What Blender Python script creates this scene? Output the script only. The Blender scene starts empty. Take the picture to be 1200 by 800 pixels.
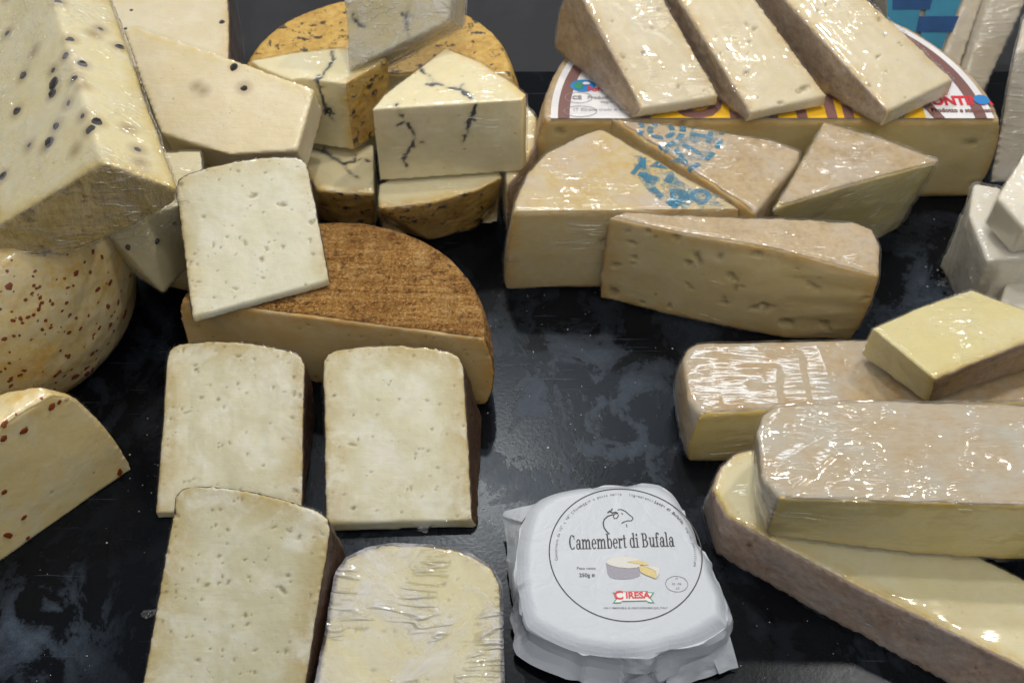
import bpy, bmesh, math, random
import numpy as np
from mathutils import Vector, Matrix
from mathutils.bvhtree import BVHTree
from mathutils.kdtree import KDTree

random.seed(7)
RNG = np.random.default_rng(11)
scene = bpy.context.scene
COL = scene.collection

# ------------------------------------------------------------------ camera
CAM_H, PITCH, FPX = 0.70, 49.0, 1485.0          # metres, degrees down, focal length for a 1200 px wide frame
cam_data = bpy.data.cameras.new("camera")
cam_data.sensor_width = 36.0
cam_data.lens = FPX / 1200.0 * 36.0
cam_data.clip_start, cam_data.clip_end = 0.01, 50.0
cam_data.dof.use_dof = True
cam_data.dof.focus_distance = 0.80
cam_data.dof.aperture_fstop = 13.0
cam = bpy.data.objects.new("camera", cam_data)
cam.location = (0, 0, CAM_H)
cam.rotation_euler = (math.radians(90 - PITCH), 0, 0)
COL.objects.link(cam)
scene.camera = cam

# ------------------------------------------------------------------ world and lamps
world = bpy.data.worlds.new("World")
scene.world = world
world.use_nodes = True
bg = world.node_tree.nodes["Background"]
bg.inputs[0].default_value = (0.96, 0.98, 1.0, 1)
bg.inputs[1].default_value = 0.32

def lamp(name, loc, target, power, size, color, shape='DISK', size_y=None, spread=180):
    d = bpy.data.lights.new(name, 'AREA')
    d.energy, d.color, d.shape, d.size = power, color, shape, size
    if size_y: d.size_y = size_y
    d.spread = math.radians(spread)
    o = bpy.data.objects.new(name, d)
    o.location = loc
    o.rotation_euler = (Vector(target) - Vector(loc)).to_track_quat('-Z', 'Y').to_euler()
    COL.objects.link(o)
    return o

WARM, NEUT, COOL = (1.0, 0.90, 0.76), (1.0, 0.95, 0.87), (0.80, 0.90, 1.0)
lamp("shop_spot", (-0.06, 1.42, 1.42), (-0.10, 0.58, 0), 9.0, 0.06, NEUT)
lamp("shop_spot", (0.05, 0.72, 1.50), (0.02, 0.55, 0), 5.0, 0.06, NEUT)
lamp("shop_spot", (0.64, 1.00, 1.38), (0.24, 0.65, 0), 6.0, 0.06, WARM)
lamp("front_fill", (0.10, -0.55, 2.20), (0.05, 0.6, 0.05), 19.0, 2.2, (1.0, 0.96, 0.90), 'RECTANGLE', 1.3)  # unseen soft fill lamp, added on the camera side to lift the front faces
lamp("shop_tube", (0.0, 1.95, 1.75), (0, 0.6, 0), 6.0, 1.5, COOL, 'RECTANGLE', 0.10)

vs = scene.view_settings
vs.view_transform = 'Standard'; vs.look = 'None'; vs.exposure = -0.20; vs.gamma = 1.0
vs.use_curve_mapping = False
scene.cycles.use_denoising = True
scene.cycles.transparent_max_bounces = 24
scene.cycles.max_bounces = 6
scene.cycles.use_adaptive_sampling = True
scene.cycles.adaptive_threshold = 0.03
scene.cycles.adaptive_min_samples = 24
scene.cycles.sample_clamp_indirect = 4.0

# ------------------------------------------------------------------ projection helpers (photo point -> place)
_t = math.radians(PITCH)
FW = np.array([0, math.cos(_t), -math.sin(_t)]); UP = np.array([0, math.sin(_t), math.cos(_t)]); RT = np.array([1.0, 0, 0])
EYE = np.array([0, 0, CAM_H])
def ray(px, py): return FW + RT * (px - 600) / FPX - UP * (py - 400) / FPX
def P(px, py, z):
    r = ray(px, py); return EYE + r * ((z - CAM_H) / r[2])
def PY(px, py, y):
    r = ray(px, py); return EYE + r * (y / r[1])
def pts(lst, z): return [P(a, b, z) for a, b in lst]
def at_z(p, z, dx=0.0, dy=0.0): return np.array([p[0] + dx, p[1] + dy, z])

# ------------------------------------------------------------------ numpy noise
_perm = RNG.random(4096)
def _h(i, j, k, s):
    return _perm[(i * 374761 + j * 668265 + k * 1274126 + s * 7919) & 4095]
def vnoise(p, scale, seed=0):
    q = p * scale; f = np.floor(q); i = f.astype(np.int64); t = q - f; t = t * t * (3 - 2 * t)
    x, y, z = i[:, 0], i[:, 1], i[:, 2]; tx, ty, tz = t[:, 0], t[:, 1], t[:, 2]
    r = 0
    for a in (0, 1):
        wa = tx if a else 1 - tx
        for b in (0, 1):
            wb = ty if b else 1 - ty
            for c in (0, 1):
                wc = tz if c else 1 - tz
                r = r + wa * wb * wc * _h(x + a, y + b, z + c, seed)
    return r * 2 - 1

# ------------------------------------------------------------------ material helpers
class NT:
    def __init__(self, name):
        self.m = bpy.data.materials.new(name); self.m.use_nodes = True
        self.t = self.m.node_tree; self.t.nodes.clear()
        self.out = self.t.nodes.new('ShaderNodeOutputMaterial')
    def n(self, kind, **kw):
        nd = self.t.nodes.new('ShaderNode' + kind)
        for k, v in kw.items():
            if k.startswith('i_'):
                key = k[2:].replace('_', ' ')
                nd.inputs[key].default_value = v
            else: setattr(nd, k, v)
        return nd
    def l(self, a, b): self.t.links.new(a, b)
    def coords(self, scale=(1, 1, 1), rot=(0, 0, 0)):
        tc = self.n('TexCoord'); mp = self.n('Mapping')
        mp.inputs['Scale'].default_value = scale; mp.inputs['Rotation'].default_value = rot
        self.l(tc.outputs['Object'], mp.inputs['Vector'])
        oi = self.n('ObjectInfo'); add = self.n('VectorMath', operation='ADD')
        sc = self.n('Math', operation='MULTIPLY'); sc.inputs[1].default_value = 7.0
        self.l(oi.outputs['Random'], sc.inputs[0])
        self.l(mp.outputs[0], add.inputs[0]); self.l(sc.outputs[0], add.inputs[1])
        return add.outputs[0]
    def noise(self, vec, scale, detail=4, rough=0.55, dist=0.0):
        nd = self.n('TexNoise'); nd.inputs['Scale'].default_value = scale; nd.inputs['Detail'].default_value = detail
        nd.inputs['Roughness'].default_value = rough; nd.inputs['Distortion'].default_value = dist
        self.l(vec, nd.inputs['Vector']); return nd.outputs['Fac']
    def ramp(self, fac, stops):
        nd = self.n('ValToRGB'); cr = nd.color_ramp
        while len(cr.elements) < len(stops): cr.elements.new(0.5)
        for e, (p, c) in zip(cr.elements, stops):
            e.position = p; e.color = (*c, 1) if not isinstance(c, (int, float)) else (c, c, c, 1)
        self.l(fac, nd.inputs[0]); return nd.outputs[0]
    def mix(self, fac, a, b, mode='MIX'):
        nd = self.n('MixRGB', blend_type=mode)
        for i, v in enumerate((fac, a, b)):
            if isinstance(v, (int, float)): nd.inputs[i].default_value = v
            elif isinstance(v, tuple): nd.inputs[i].default_value = (*v, 1)
            else: self.l(v, nd.inputs[i])
        return nd.outputs[0]
    def math(self, op, a, b=None, clamp=False):
        nd = self.n('Math', operation=op); nd.use_clamp = clamp
        for i, v in enumerate((a, b)):
            if v is None: continue
            if isinstance(v, (int, float)): nd.inputs[i].default_value = v
            else: self.l(v, nd.inputs[i])
        return nd.outputs[0]
    def attr(self, name):
        nd = self.n('Attribute'); nd.attribute_name = name; return nd.outputs['Fac']
    def bump(self, h, strength=0.3, dist=0.001, normal=None):
        nd = self.n('Bump'); nd.inputs['Strength'].default_value = strength; nd.inputs['Distance'].default_value = dist
        self.l(h, nd.inputs['Height'])
        if normal: self.l(normal, nd.inputs['Normal'])
        return nd.outputs[0]
    def pbr(self, color, rough=0.5, normal=None, sss=0.0, sss_r=(1, .7, .4), sss_scale=0.004, spec=0.5, coat=0.0, metallic=0.0):
        b = self.n('BsdfPrincipled')
        for k, v in (('Base Color', color), ('Roughness', rough)):
            if isinstance(v, tuple): b.inputs[k].default_value = (*v, 1)
            elif isinstance(v, (int, float)): b.inputs[k].default_value = v
            else: self.l(v, b.inputs[k])
        b.inputs['Specular IOR Level'].default_value = spec
        b.inputs['Subsurface Weight'].default_value = sss
        b.inputs['Subsurface Radius'].default_value = sss_r
        b.inputs['Subsurface Scale'].default_value = sss_scale
        b.inputs['Coat Weight'].default_value = coat
        b.inputs['Metallic'].default_value = metallic
        if normal: self.l(normal, b.inputs['Normal'])
        self.l(b.outputs[0], self.out.inputs[0]); return b

def mk_paste(name, core, edge, edge_w=0.012, patch=None, mott=0.5, rough=0.42, sss=0.35, lines=0.0, stain=(0.16, 0.10, 0.05), pitc=(0.30, 0.24, 0.12), fine=0.5):
    t = NT(name); v = t.coords()
    rd = t.attr('rind_dist')
    wob = t.math('MULTIPLY', t.noise(v, 90, 4), edge_w * 0.9)
    e = t.math('DIVIDE', t.math('ADD', rd, t.math('SUBTRACT', wob, edge_w * 0.45)), edge_w, True)
    e = t.ramp(e, [(0.0, 0.0), (0.25, 0.35), (1.0, 1.0)])
    c = t.mix(e, edge, core)
    patch = patch or tuple(min(1, x * 1.12) for x in core)
    m1 = t.ramp(t.noise(v, 38, 6, 0.65, 0.4), [(0.44, 0), (0.66, 1)])
    c = t.mix(t.math('MULTIPLY', m1, mott), c, patch)
    m2 = t.ramp(t.noise(v, 170, 5, 0.7), [(0.35, 0), (0.75, 1)])
    c = t.mix(t.math('MULTIPLY', m2, 0.28 * fine), c, tuple(x * 0.72 for x in core), 'MIX')
    c = t.mix(t.math('MULTIPLY', t.attr('stain'), 0.75), c, stain)
    c = t.mix(t.math('MULTIPLY', t.attr('pit'), 0.8), c, pitc)
    c = t.mix(t.attr('vein'), c, (0.022, 0.027, 0.038))
    vo = t.n('TexVoronoi'); vo.inputs['Scale'].default_value = 210; t.l(v, vo.inputs['Vector'])
    dots = t.math('MULTIPLY', t.ramp(vo.outputs['Distance'], [(0.10, 1), (0.22, 0)]), t.ramp(t.noise(v, 55, 5, 0.7), [(0.50, 0), (0.62, 1)]))
    c = t.mix(t.math('MULTIPLY', dots, 0.55 * fine), c, pitc)
    drag = t.noise(t.coords((1, 14, 14), (0.25, 0.4, 0.7)), 40, 3, 0.6)
    h = t.math('ADD', t.noise(v, 260, 5, 0.7), t.math('SUBTRACT', t.math('MULTIPLY', drag, 0.38), t.math('MULTIPLY', dots, 1.6 * fine)))
    if lines:
        v2 = t.coords((1, 1, 12), (0.3, 0.5, 0.2))
        h = t.math('ADD', h, t.math('MULTIPLY', t.noise(v2, 60, 3), lines))
    t.pbr(c, rough, t.bump(h, 0.45, 0.0006), sss, (1.0, 0.75, 0.42), 0.004)
    return t.m

def mk_rind(name, stops, scale=45, detail=8, aniso=(1, 1, 1), rot=(0, 0, 0), spots=None, spot_scale=90, spot_lo=0.60, rough=0.6, bump=0.6, bloom=None, bdist=0.0012):
    t = NT(name); v = t.coords(aniso, rot)
    c = t.ramp(t.noise(v, scale, detail, 0.68, 0.5), stops)
    c = t.mix(0.5, c, t.ramp(t.noise(v, scale * 5, 4, 0.7), stops))
    v0 = t.coords()
    if spots:
        s = t.ramp(t.noise(v0, spot_scale, 5, 0.66, 0.2), [(spot_lo, 0), (spot_lo + 0.06, 1)])
        c = t.mix(s, c, spots)
    if bloom:
        s = t.ramp(t.noise(v0, 28, 6, 0.65), [(0.45, 0), (0.7, 0.8)])
        c = t.mix(s, c, bloom)
    h = t.math('ADD', t.noise(v, scale * 4, 6, 0.7), t.noise(v, scale, 4))
    t.pbr(c, rough, t.bump(h, bump, bdist), 0.0)
    return t.m

def mk_film(name, rot, ridge=0.5, haze=0.03, stretch=6.0, scale=30, cover=0.5, rough=0.08, und=0.5, base=0.03, f0=0.05, tint=(0.985, 0.985, 0.99)):
    """clear wrap: mostly see-through, thin taut ridges and soft dents that catch the lamps, a little milky where it folds"""
    t = NT(name); v0 = t.coords()
    warp = t.n('TexNoise'); warp.inputs['Scale'].default_value = 12; warp.inputs['Detail'].default_value = 2; t.l(v0, warp.inputs['Vector'])
    def bent(sc, rt, amt):                       # stretched coordinates whose direction wanders over the sheet
        wv = t.n('VectorMath', operation='SCALE'); t.l(warp.outputs['Color'], wv.inputs[0]); wv.inputs['Scale'].default_value = amt
        ad = t.n('VectorMath', operation='ADD'); t.l(v0, ad.inputs[0]); t.l(wv.outputs[0], ad.inputs[1])
        mp = t.n('Mapping'); mp.inputs['Scale'].default_value = sc; mp.inputs['Rotation'].default_value = rt
        t.l(ad.outputs[0], mp.inputs['Vector']); return mp.outputs[0]
    v = bent((1, stretch, stretch), rot, 0.022)
    msk = t.ramp(t.noise(v0, 24, 2, 0.6), [(0.62 - cover * .3, 0.0), (0.74 - cover * .3, 1)])
    a = t.math('ABSOLUTE', t.math('SUBTRACT', t.noise(v, scale * .7, 1, 0.5, 0.2), 0.5))
    lines = t.math('MULTIPLY', t.math('SUBTRACT', 1.0, t.math('MULTIPLY', a, 15), True), msk)
    u = t.math('MULTIPLY', t.noise(bent((1, 6.5, 6.5), (rot[0] + .1, rot[1], rot[2] + .15), 0.018), 32, 2, 0.5), t.math('ADD', t.math('MULTIPLY', msk, 0.86), 0.14))
    nrm = t.bump(t.math('ADD', t.math('MULTIPLY', lines, ridge * .55), t.math('MULTIPLY', u, und * 1.6)), 1.0, 0.0022)
    ge = t.n('NewGeometry'); dt = t.n('VectorMath', operation='DOT_PRODUCT'); t.l(ge.outputs['Normal'], dt.inputs[0]); t.l(ge.outputs['Incoming'], dt.inputs[1])
    fres = t.math('ADD', f0, t.math('MULTIPLY', t.math('POWER', t.math('SUBTRACT', 1.0, t.math('ABSOLUTE', dt.outputs['Value']), True), 5.0), 0.6))
    gl = t.n('BsdfGlossy'); gl.inputs['Roughness'].default_value = rough; gl.inputs['Color'].default_value = (1, 1, 1, 1); t.l(nrm, gl.inputs['Normal'])
    tr = t.n('BsdfTransparent'); tr.inputs[0].default_value = (*tint, 1)
    fac = t.math('ADD', fres, t.math('ADD', base, t.math('MULTIPLY', lines, base * 2.0)), True)
    m1 = t.n('MixShader'); t.l(fac, m1.inputs[0]); t.l(tr.outputs[0], m1.inputs[1]); t.l(gl.outputs[0], m1.inputs[2])
    df = t.n('BsdfDiffuse'); df.inputs['Color'].default_value = (0.86, 0.87, 0.92, 1); t.l(nrm, df.inputs['Normal'])
    hz = t.math('ADD', t.math('MULTIPLY', t.ramp(t.noise(v0, 26, 3, 0.65, 1.2), [(0.42, 0.10), (0.64, 1.0)]), haze), t.math('MULTIPLY', lines, haze * 0.6), True)
    m2 = t.n('MixShader'); t.l(hz, m2.inputs[0]); t.l(m1.outputs[0], m2.inputs[1]); t.l(df.outputs[0], m2.inputs[2])
    t.l(m2.outputs[0], t.out.inputs[0])
    return t.m

def mk_plain(name, color, rough=0.6, var=0.15, scale=80, sss=0.0, spec=0.4):
    t = NT(name); v = t.coords()
    c = t.mix(t.math('MULTIPLY', t.noise(v, scale, 5), var * 2), color, tuple(x * 0.55 for x in color))
    t.pbr(c, rough, t.bump(t.noise(v, scale * 4, 4), 0.15, 0.0004), sss, spec=spec)
    return t.m

def mk_ink(name, color, cover=0.55, rough=0.55, a0=0.15, a1=0.92):
    t = NT(name); v = t.coords()
    b = t.pbr(color, rough)
    tr = t.n('BsdfTransparent'); mx = t.n('MixShader')
    t.l(t.ramp(t.math('ADD', t.math('MULTIPLY', t.noise(v, 420, 4, 0.7), 0.5), t.math('MULTIPLY', t.noise(v, 90, 3, 0.6), 0.5)), [(cover - 0.05, a0), (cover + 0.12, a1)]), mx.inputs[0])
    t.l(tr.outputs[0], mx.inputs[1]); t.l(b.outputs[0], mx.inputs[2]); t.l(mx.outputs[0], t.out.inputs[0])
    return t.m

M = {}
M['pecorino'] = mk_paste('pecorino_paste', (0.66, 0.63, 0.43), (0.52, 0.41, 0.17), 0.020, (0.79, 0.78, 0.66), 0.9)
M['pecorino_white'] = mk_paste('white_pecorino_paste', (0.68, 0.66, 0.49), (0.58, 0.49, 0.26), 0.014, (0.77, 0.76, 0.64), 0.8)
M['pecorino_gold'] = mk_paste('golden_pecorino_paste', (0.60, 0.54, 0.26), (0.50, 0.42, 0.18), 0.014, (0.70, 0.66, 0.42), 0.6)
M['half_wheel'] = mk_paste('half_wheel_paste', (0.66, 0.47, 0.20), (0.58, 0.32, 0.08), 0.014, (0.72, 0.58, 0.32), 0.8)
M['fontina'] = mk_paste('fontina_paste', (0.63, 0.51, 0.25), (0.58, 0.35, 0.09), 0.011, (0.68, 0.58, 0.34), 0.6)
M['fontina_pale'] = mk_paste('pale_fontina_paste', (0.70, 0.615, 0.41), (0.62, 0.47, 0.23), 0.010, (0.76, 0.70, 0.54), 0.7)
M['ash'] = mk_paste('ash_veined_paste', (0.74, 0.66, 0.40), (0.66, 0.44, 0.09), 0.008, (0.80, 0.75, 0.54), 0.6, sss=0.3)
M['pepper'] = mk_paste('pepper_cheese_paste', (0.72, 0.64, 0.36), (0.58, 0.42, 0.09), 0.010, (0.74, 0.69, 0.48), 0.6, stain=(0.30, 0.20, 0.07))
M['pepper_slab'] = mk_paste('pepper_slab_paste', (0.69, 0.60, 0.38), (0.66, 0.54, 0.25), 0.010, (0.76, 0.68, 0.52), 0.6, lines=0.8, stain=(0.30, 0.22, 0.12))
M['chilli'] = mk_paste('chilli_cheese_paste', (0.74, 0.61, 0.30), (0.66, 0.48, 0.18), 0.010, (0.76, 0.70, 0.50), 0.7, stain=(0.50, 0.22, 0.05))
M['taleggio'] = mk_paste('taleggio_paste', (0.64, 0.53, 0.21), (0.60, 0.40, 0.07), 0.007, (0.68, 0.60, 0.32), 0.5, rough=0.35)
M['gold_piece'] = mk_paste('yellow_piece_paste', (0.66, 0.58, 0.27), (0.56, 0.42, 0.12), 0.008, (0.70, 0.64, 0.38), 0.5)
M['slab_pale'] = mk_paste('long_slab_paste', (0.68, 0.62, 0.37), (0.62, 0.45, 0.12), 0.008, (0.72, 0.68, 0.50), 0.5)
M['ricotta'] = mk_paste('white_salted_paste', (0.70, 0.66, 0.55), (0.66, 0.60, 0.45), 0.006, (0.74, 0.71, 0.63), 0.5, fine=0.2)

def basket_rind():
    t = NT('brown_basket_rind'); v = t.coords(); r_ = (0, 0, 0.18)
    wx = t.noise(t.coords((0.7, 9, 3), r_), 30, 4, 0.6, 0.3); wy = t.noise(t.coords((9, 0.7, 3), r_), 20, 4, 0.6, 0.3)
    weave = t.math('ADD', t.math('MULTIPLY', wx, 0.6), t.math('MULTIPLY', wy, 0.4))
    grain = t.noise(v, 420, 5, 0.75); blot = t.noise(v, 28, 6, 0.65, 0.4)
    f = t.math('ADD', t.math('MULTIPLY', weave, 0.36), t.math('ADD', t.math('MULTIPLY', grain, 0.40), t.math('MULTIPLY', blot, 0.24)))
    c = t.ramp(f, [(0.40, (0.07, 0.030, 0.010)), (0.46, (0.27, 0.12, 0.026)), (0.53, (0.48, 0.25, 0.065)), (0.61, (0.68, 0.47, 0.22))])
    c = t.mix(t.math('MULTIPLY', t.ramp(t.noise(v, 620, 3, 0.6), [(0.58, 0), (0.64, 1)]), 0.75), c, (0.72, 0.47, 0.20))
    c = t.mix(t.math('MULTIPLY', t.ramp(t.noise(v, 180, 5, 0.7), [(0.54, 0), (0.64, 1)]), 0.75), c, (0.07, 0.028, 0.010))
    c = t.mix(t.math('MULTIPLY', t.ramp(t.noise(v, 16, 4, 0.6, 0.5), [(0.48, 0), (0.62, 1)]), 0.55), c, (0.16, 0.062, 0.014))
    t.pbr(c, 0.26, t.bump(f, 1.0, 0.008), 0.0)
    return t.m
M['r_brown'] = basket_rind()
M['r_dark'] = mk_rind('dark_brown_rind', [(0.35, (0.030, 0.018, 0.012)), (0.55, (0.085, 0.045, 0.024)), (0.75, (0.17, 0.10, 0.055))], 60, 8, rough=0.5)
M['r_fontina'] = mk_rind('tan_rind', [(0.32, (0.30, 0.20, 0.09)), (0.50, (0.46, 0.34, 0.18)), (0.70, (0.55, 0.43, 0.26))], 45, 7, bloom=(0.49, 0.42, 0.33), rough=0.55, bump=0.5)
M['r_fontina_stamp'] = mk_rind('mottled_yellow_rind', [(0.32, (0.50, 0.30, 0.06)), (0.48, (0.55, 0.42, 0.18)), (0.66, (0.57, 0.49, 0.32))], 26, 6, bloom=(0.50, 0.43, 0.40), rough=0.5, bump=0.4)
M['r_side'] = mk_rind('grey_brown_rind', [(0.32, (0.22, 0.15, 0.10)), (0.50, (0.36, 0.27, 0.18)), (0.70, (0.46, 0.37, 0.28))], 45, 7, rough=0.55)
M['r_ash'] = mk_rind('golden_spotted_rind', [(0.32, (0.36, 0.18, 0.03)), (0.52, (0.60, 0.38, 0.08)), (0.72, (0.68, 0.50, 0.18))], 40, 7, spots=(0.06, 0.038, 0.02), spot_scale=110, spot_lo=0.56, rough=0.45)
M['r_pepper'] = mk_rind('pepper_cheese_rind', [(0.32, (0.18, 0.12, 0.04)), (0.50, (0.38, 0.28, 0.09)), (0.70, (0.54, 0.42, 0.16))], 50, 6, (5, 1, 1), spots=(0.09, 0.07, 0.05), spot_scale=40, spot_lo=0.62, rough=0.45)
M['r_chilli'] = mk_rind('chilli_cheese_skin', [(0.34, (0.66, 0.36, 0.06)), (0.44, (0.70, 0.52, 0.18)), (0.54, (0.73, 0.61, 0.34)), (0.8, (0.74, 0.66, 0.44))], 24, 5, spots=None, rough=0.35, bump=0.2)
M['r_taleggio'] = mk_rind('pink_bloomy_rind', [(0.30, (0.34, 0.20, 0.07)), (0.48, (0.43, 0.31, 0.16)), (0.70, (0.47, 0.39, 0.26))], 40, 7, bloom=(0.44, 0.42, 0.36), rough=0.5, bump=0.5)
M['r_greybeige'] = mk_rind('grey_beige_rind', [(0.30, (0.38, 0.25, 0.11)), (0.46, (0.44, 0.345, 0.21)), (0.70, (0.47, 0.42, 0.32))], 40, 7, (1, 3, 1), bloom=(0.46, 0.45, 0.39), rough=0.5, bump=0.4)
M['r_pinkgrey'] = mk_rind('pinkish_grey_rind', [(0.30, (0.26, 0.17, 0.12)), (0.48, (0.42, 0.30, 0.22)), (0.70, (0.55, 0.44, 0.36))], 50, 7, bloom=(0.40, 0.36, 0.34), spots=(0.16, 0.11, 0.08), spot_scale=70, spot_lo=0.63, rough=0.55)
M['r_goldbrown'] = mk_rind('golden_brown_rind', [(0.30, (0.12, 0.07, 0.03)), (0.48, (0.30, 0.18, 0.08)), (0.70, (0.44, 0.32, 0.20))], 60, 7, rough=0.5)

def mk_taut():
    t = NT('cling_film_taut'); v0 = t.coords()
    nrm = t.bump(t.noise(v0, 60, 2, 0.5), 0.12, 0.004)
    gl = t.n('BsdfGlossy'); gl.inputs['Roughness'].default_value = 0.13; t.l(nrm, gl.inputs['Normal'])
    tr = t.n('BsdfTransparent'); tr.inputs[0].default_value = (0.985, 0.985, 0.99, 1)
    m1 = t.n('MixShader'); m1.inputs[0].default_value = 0.028; t.l(tr.outputs[0], m1.inputs[1]); t.l(gl.outputs[0], m1.inputs[2]); t.l(m1.outputs[0], t.out.inputs[0])
    return t.m
M['f_clear'] = mk_taut()
M['f_a'] = mk_film('cling_film_streaked', (0.1, 0.3, 1.0), 0.9, 0.05, 10, 20, 0.20, 0.08, und=0.40, base=0.020, f0=0.025)
M['f_b'] = mk_film('cling_film_rumpled', (0.3, 0.2, -0.35), 1.1, 0.07, 10, 22, 0.40, 0.08, und=0.50, base=0.030, f0=0.03)
M['f_c'] = mk_film('cling_film_crossed', (0.0, 0.6, 1.9), 1.0, 0.05, 10, 20, 0.28, 0.08, und=0.50, base=0.030, f0=0.03)
M['f_cloud'] = mk_film('cling_film_cloudy', (0.3, 0.2, 0.9), 1.3, 0.46, 10, 24, 0.50, 0.09, 0.50, base=0.035, f0=0.03)
M['f_dark'] = mk_film('cling_film_side_gathers', (1.2, 0.3, 0.3), 1.1, 0.12, 10, 24, 0.5, 0.08, und=0.50, base=0.04, f0=0.04)
M['peppercorn'] = mk_rind('peppercorn_black', [(0.3, (0.006, 0.006, 0.008)), (0.7, (0.05, 0.045, 0.045))], 500, 4, rough=0.35)
M['chilli_red'] = mk_plain('chilli_flake_red', (0.30, 0.060, 0.010), 0.4, 0.6, 300)
M['paper'] = None

# ------------------------------------------------------------------ object helpers
def mesh_obj(name, verts, faces, mat, parent=None, smooth=True, loc=None):
    me = bpy.data.meshes.new(name)
    me.from_pydata([tuple(map(float, v)) for v in verts], [], [tuple(int(i) for i in f) for f in faces])
    if smooth: me.polygons.foreach_set('use_smooth', [True] * len(me.polygons))
    me.materials.append(mat)
    o = bpy.data.objects.new(name, me); COL.objects.link(o)
    if parent: o.parent = parent
    if loc is not None: o.location = loc
    return o
def thing(name, label, cat, loc, group=None):
    o = bpy.data.objects.new(name, None); o.empty_display_size = 0.03
    o.location = tuple(map(float, loc)); COL.objects.link(o)
    o['label'] = label; o['category'] = cat
    if group: o['group'] = group
    return o

def loft(rings, side, top='rind', bot='rind'):
    n = len(rings[0]); V = [np.array(p, float) for r in rings for p in r]; F = []; C = []
    for k in range(len(rings) - 1):
        for i in range(n):
            j = (i + 1) % n
            F.append((k * n + i, k * n + j, (k + 1) * n + j, (k + 1) * n + i)); C.append(side[i])
    F.append(tuple(reversed(range(n)))); C.append(bot)
    m = (len(rings) - 1) * n
    F.append(tuple(range(m, m + n))); C.append(top)
    return V, F, C

def prism(top, zb, side, topc='rind', botc='rind', bot=None, bulge=0.0):
    """top polygon (world points), straight down to zb or to the given bottom polygon; bulge pushes the middle out"""
    top = [np.array(p, float) for p in top]
    bot = [np.array(p, float) for p in bot] if bot is not None else [np.array([p[0], p[1], zb]) for p in top]
    a = sum((top[i][0] * top[(i + 1) % len(top)][1] - top[(i + 1) % len(top)][0] * top[i][1]) for i in range(len(top)))
    if a < 0:
        top, bot = top[::-1], bot[::-1]
        n = len(top); side = [side[(n - 2 - i) % n] for i in range(n)]
    rings = [bot]
    if bulge:
        c = sum(top) / len(top)
        for f in (0.25, 0.5, 0.75):
            rr = []
            for b, t in zip(bot, top):
                m = b + (t - b) * f; d = m - c; d[2] = 0; d /= max(np.linalg.norm(d), 1e-6)
                rr.append(m + d * bulge * math.sin(f * math.pi))
            rings.append(rr)
    rings.append(top)
    return loft(rings, side, topc, botc)

def wedge(NL, NR, FR, FL, zb, zf=None, flareL=0.0, flareR=0.0, back=0.006, rnd=0.009, flare_near=0.3):
    """wedge of a wheel lying on one cut face: the other cut face up, thin tip edge near, curved rind at the far end"""
    NL, NR, FR, FL = [np.array(p, float) for p in (NL, NR, FR, FL)]
    W = np.linalg.norm(FR - FL); L = np.linalg.norm(FL - NL)
    rings = []
    for s, cut in ((0, rnd), (rnd * 0.3 / W, rnd * 0.42), (rnd / W, rnd * 0.05), (0.3, -0.002), (0.5, -0.003), (0.7, -0.002), (1 - rnd / W, rnd * 0.05), (1 - rnd * 0.3 / W, rnd * 0.42), (1, rnd)):
        near = NL + (NR - NL) * s; far = FL + (FR - FL) * s
        d = (far - near) / np.linalg.norm(far - near)
        far = far - d * cut
        fl = -flareL * (1 - s) + flareR * s
        dirx = (FR - FL) / W
        zf_ = zb if zf is None else zf
        nb = near.copy(); nb[2] = zb; nb = nb + dirx * fl * flare_near
        fb = far.copy(); fb[2] = zf_; fb = fb + dirx * fl
        dh = d.copy(); dh[2] = 0; dh /= np.linalg.norm(dh)
        mid = (far + fb) / 2 + dh * back * 1.3; fb = fb + dh * back * 0.4
        rings.append([nb, near, far, mid, fb])
    return loft(rings, ['cut', 'cut', 'rind', 'rind', 'cut'], 'rind', 'rind')

def wheel(c, r, z0, z1, a0=0, a1=360, n=40, bulge=0.004, chord='cut', inset=0.006):
    full = abs(a1 - a0) >= 359.9
    k = n if full else n + 1
    ang = [math.radians(a0 + (a1 - a0) * i / n) for i in range(k)]
    h = z1 - z0
    rings = []
    for z, rr in ((z0, r - inset), (z0 + .1 * h, r - inset * .3), (z0 + .3 * h, r + bulge * .7), (z0 + .5 * h, r + bulge), (z0 + .7 * h, r + bulge * .7), (z0 + .9 * h, r - inset * .3), (z1, r - inset)):
        rings.append([np.array([c[0] + math.cos(a) * rr, c[1] + math.sin(a) * rr, z]) for a in ang])
    side = ['rind'] * k
    if not full: side[-1] = chord
    return loft(rings, side, 'rind', 'rind')

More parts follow.
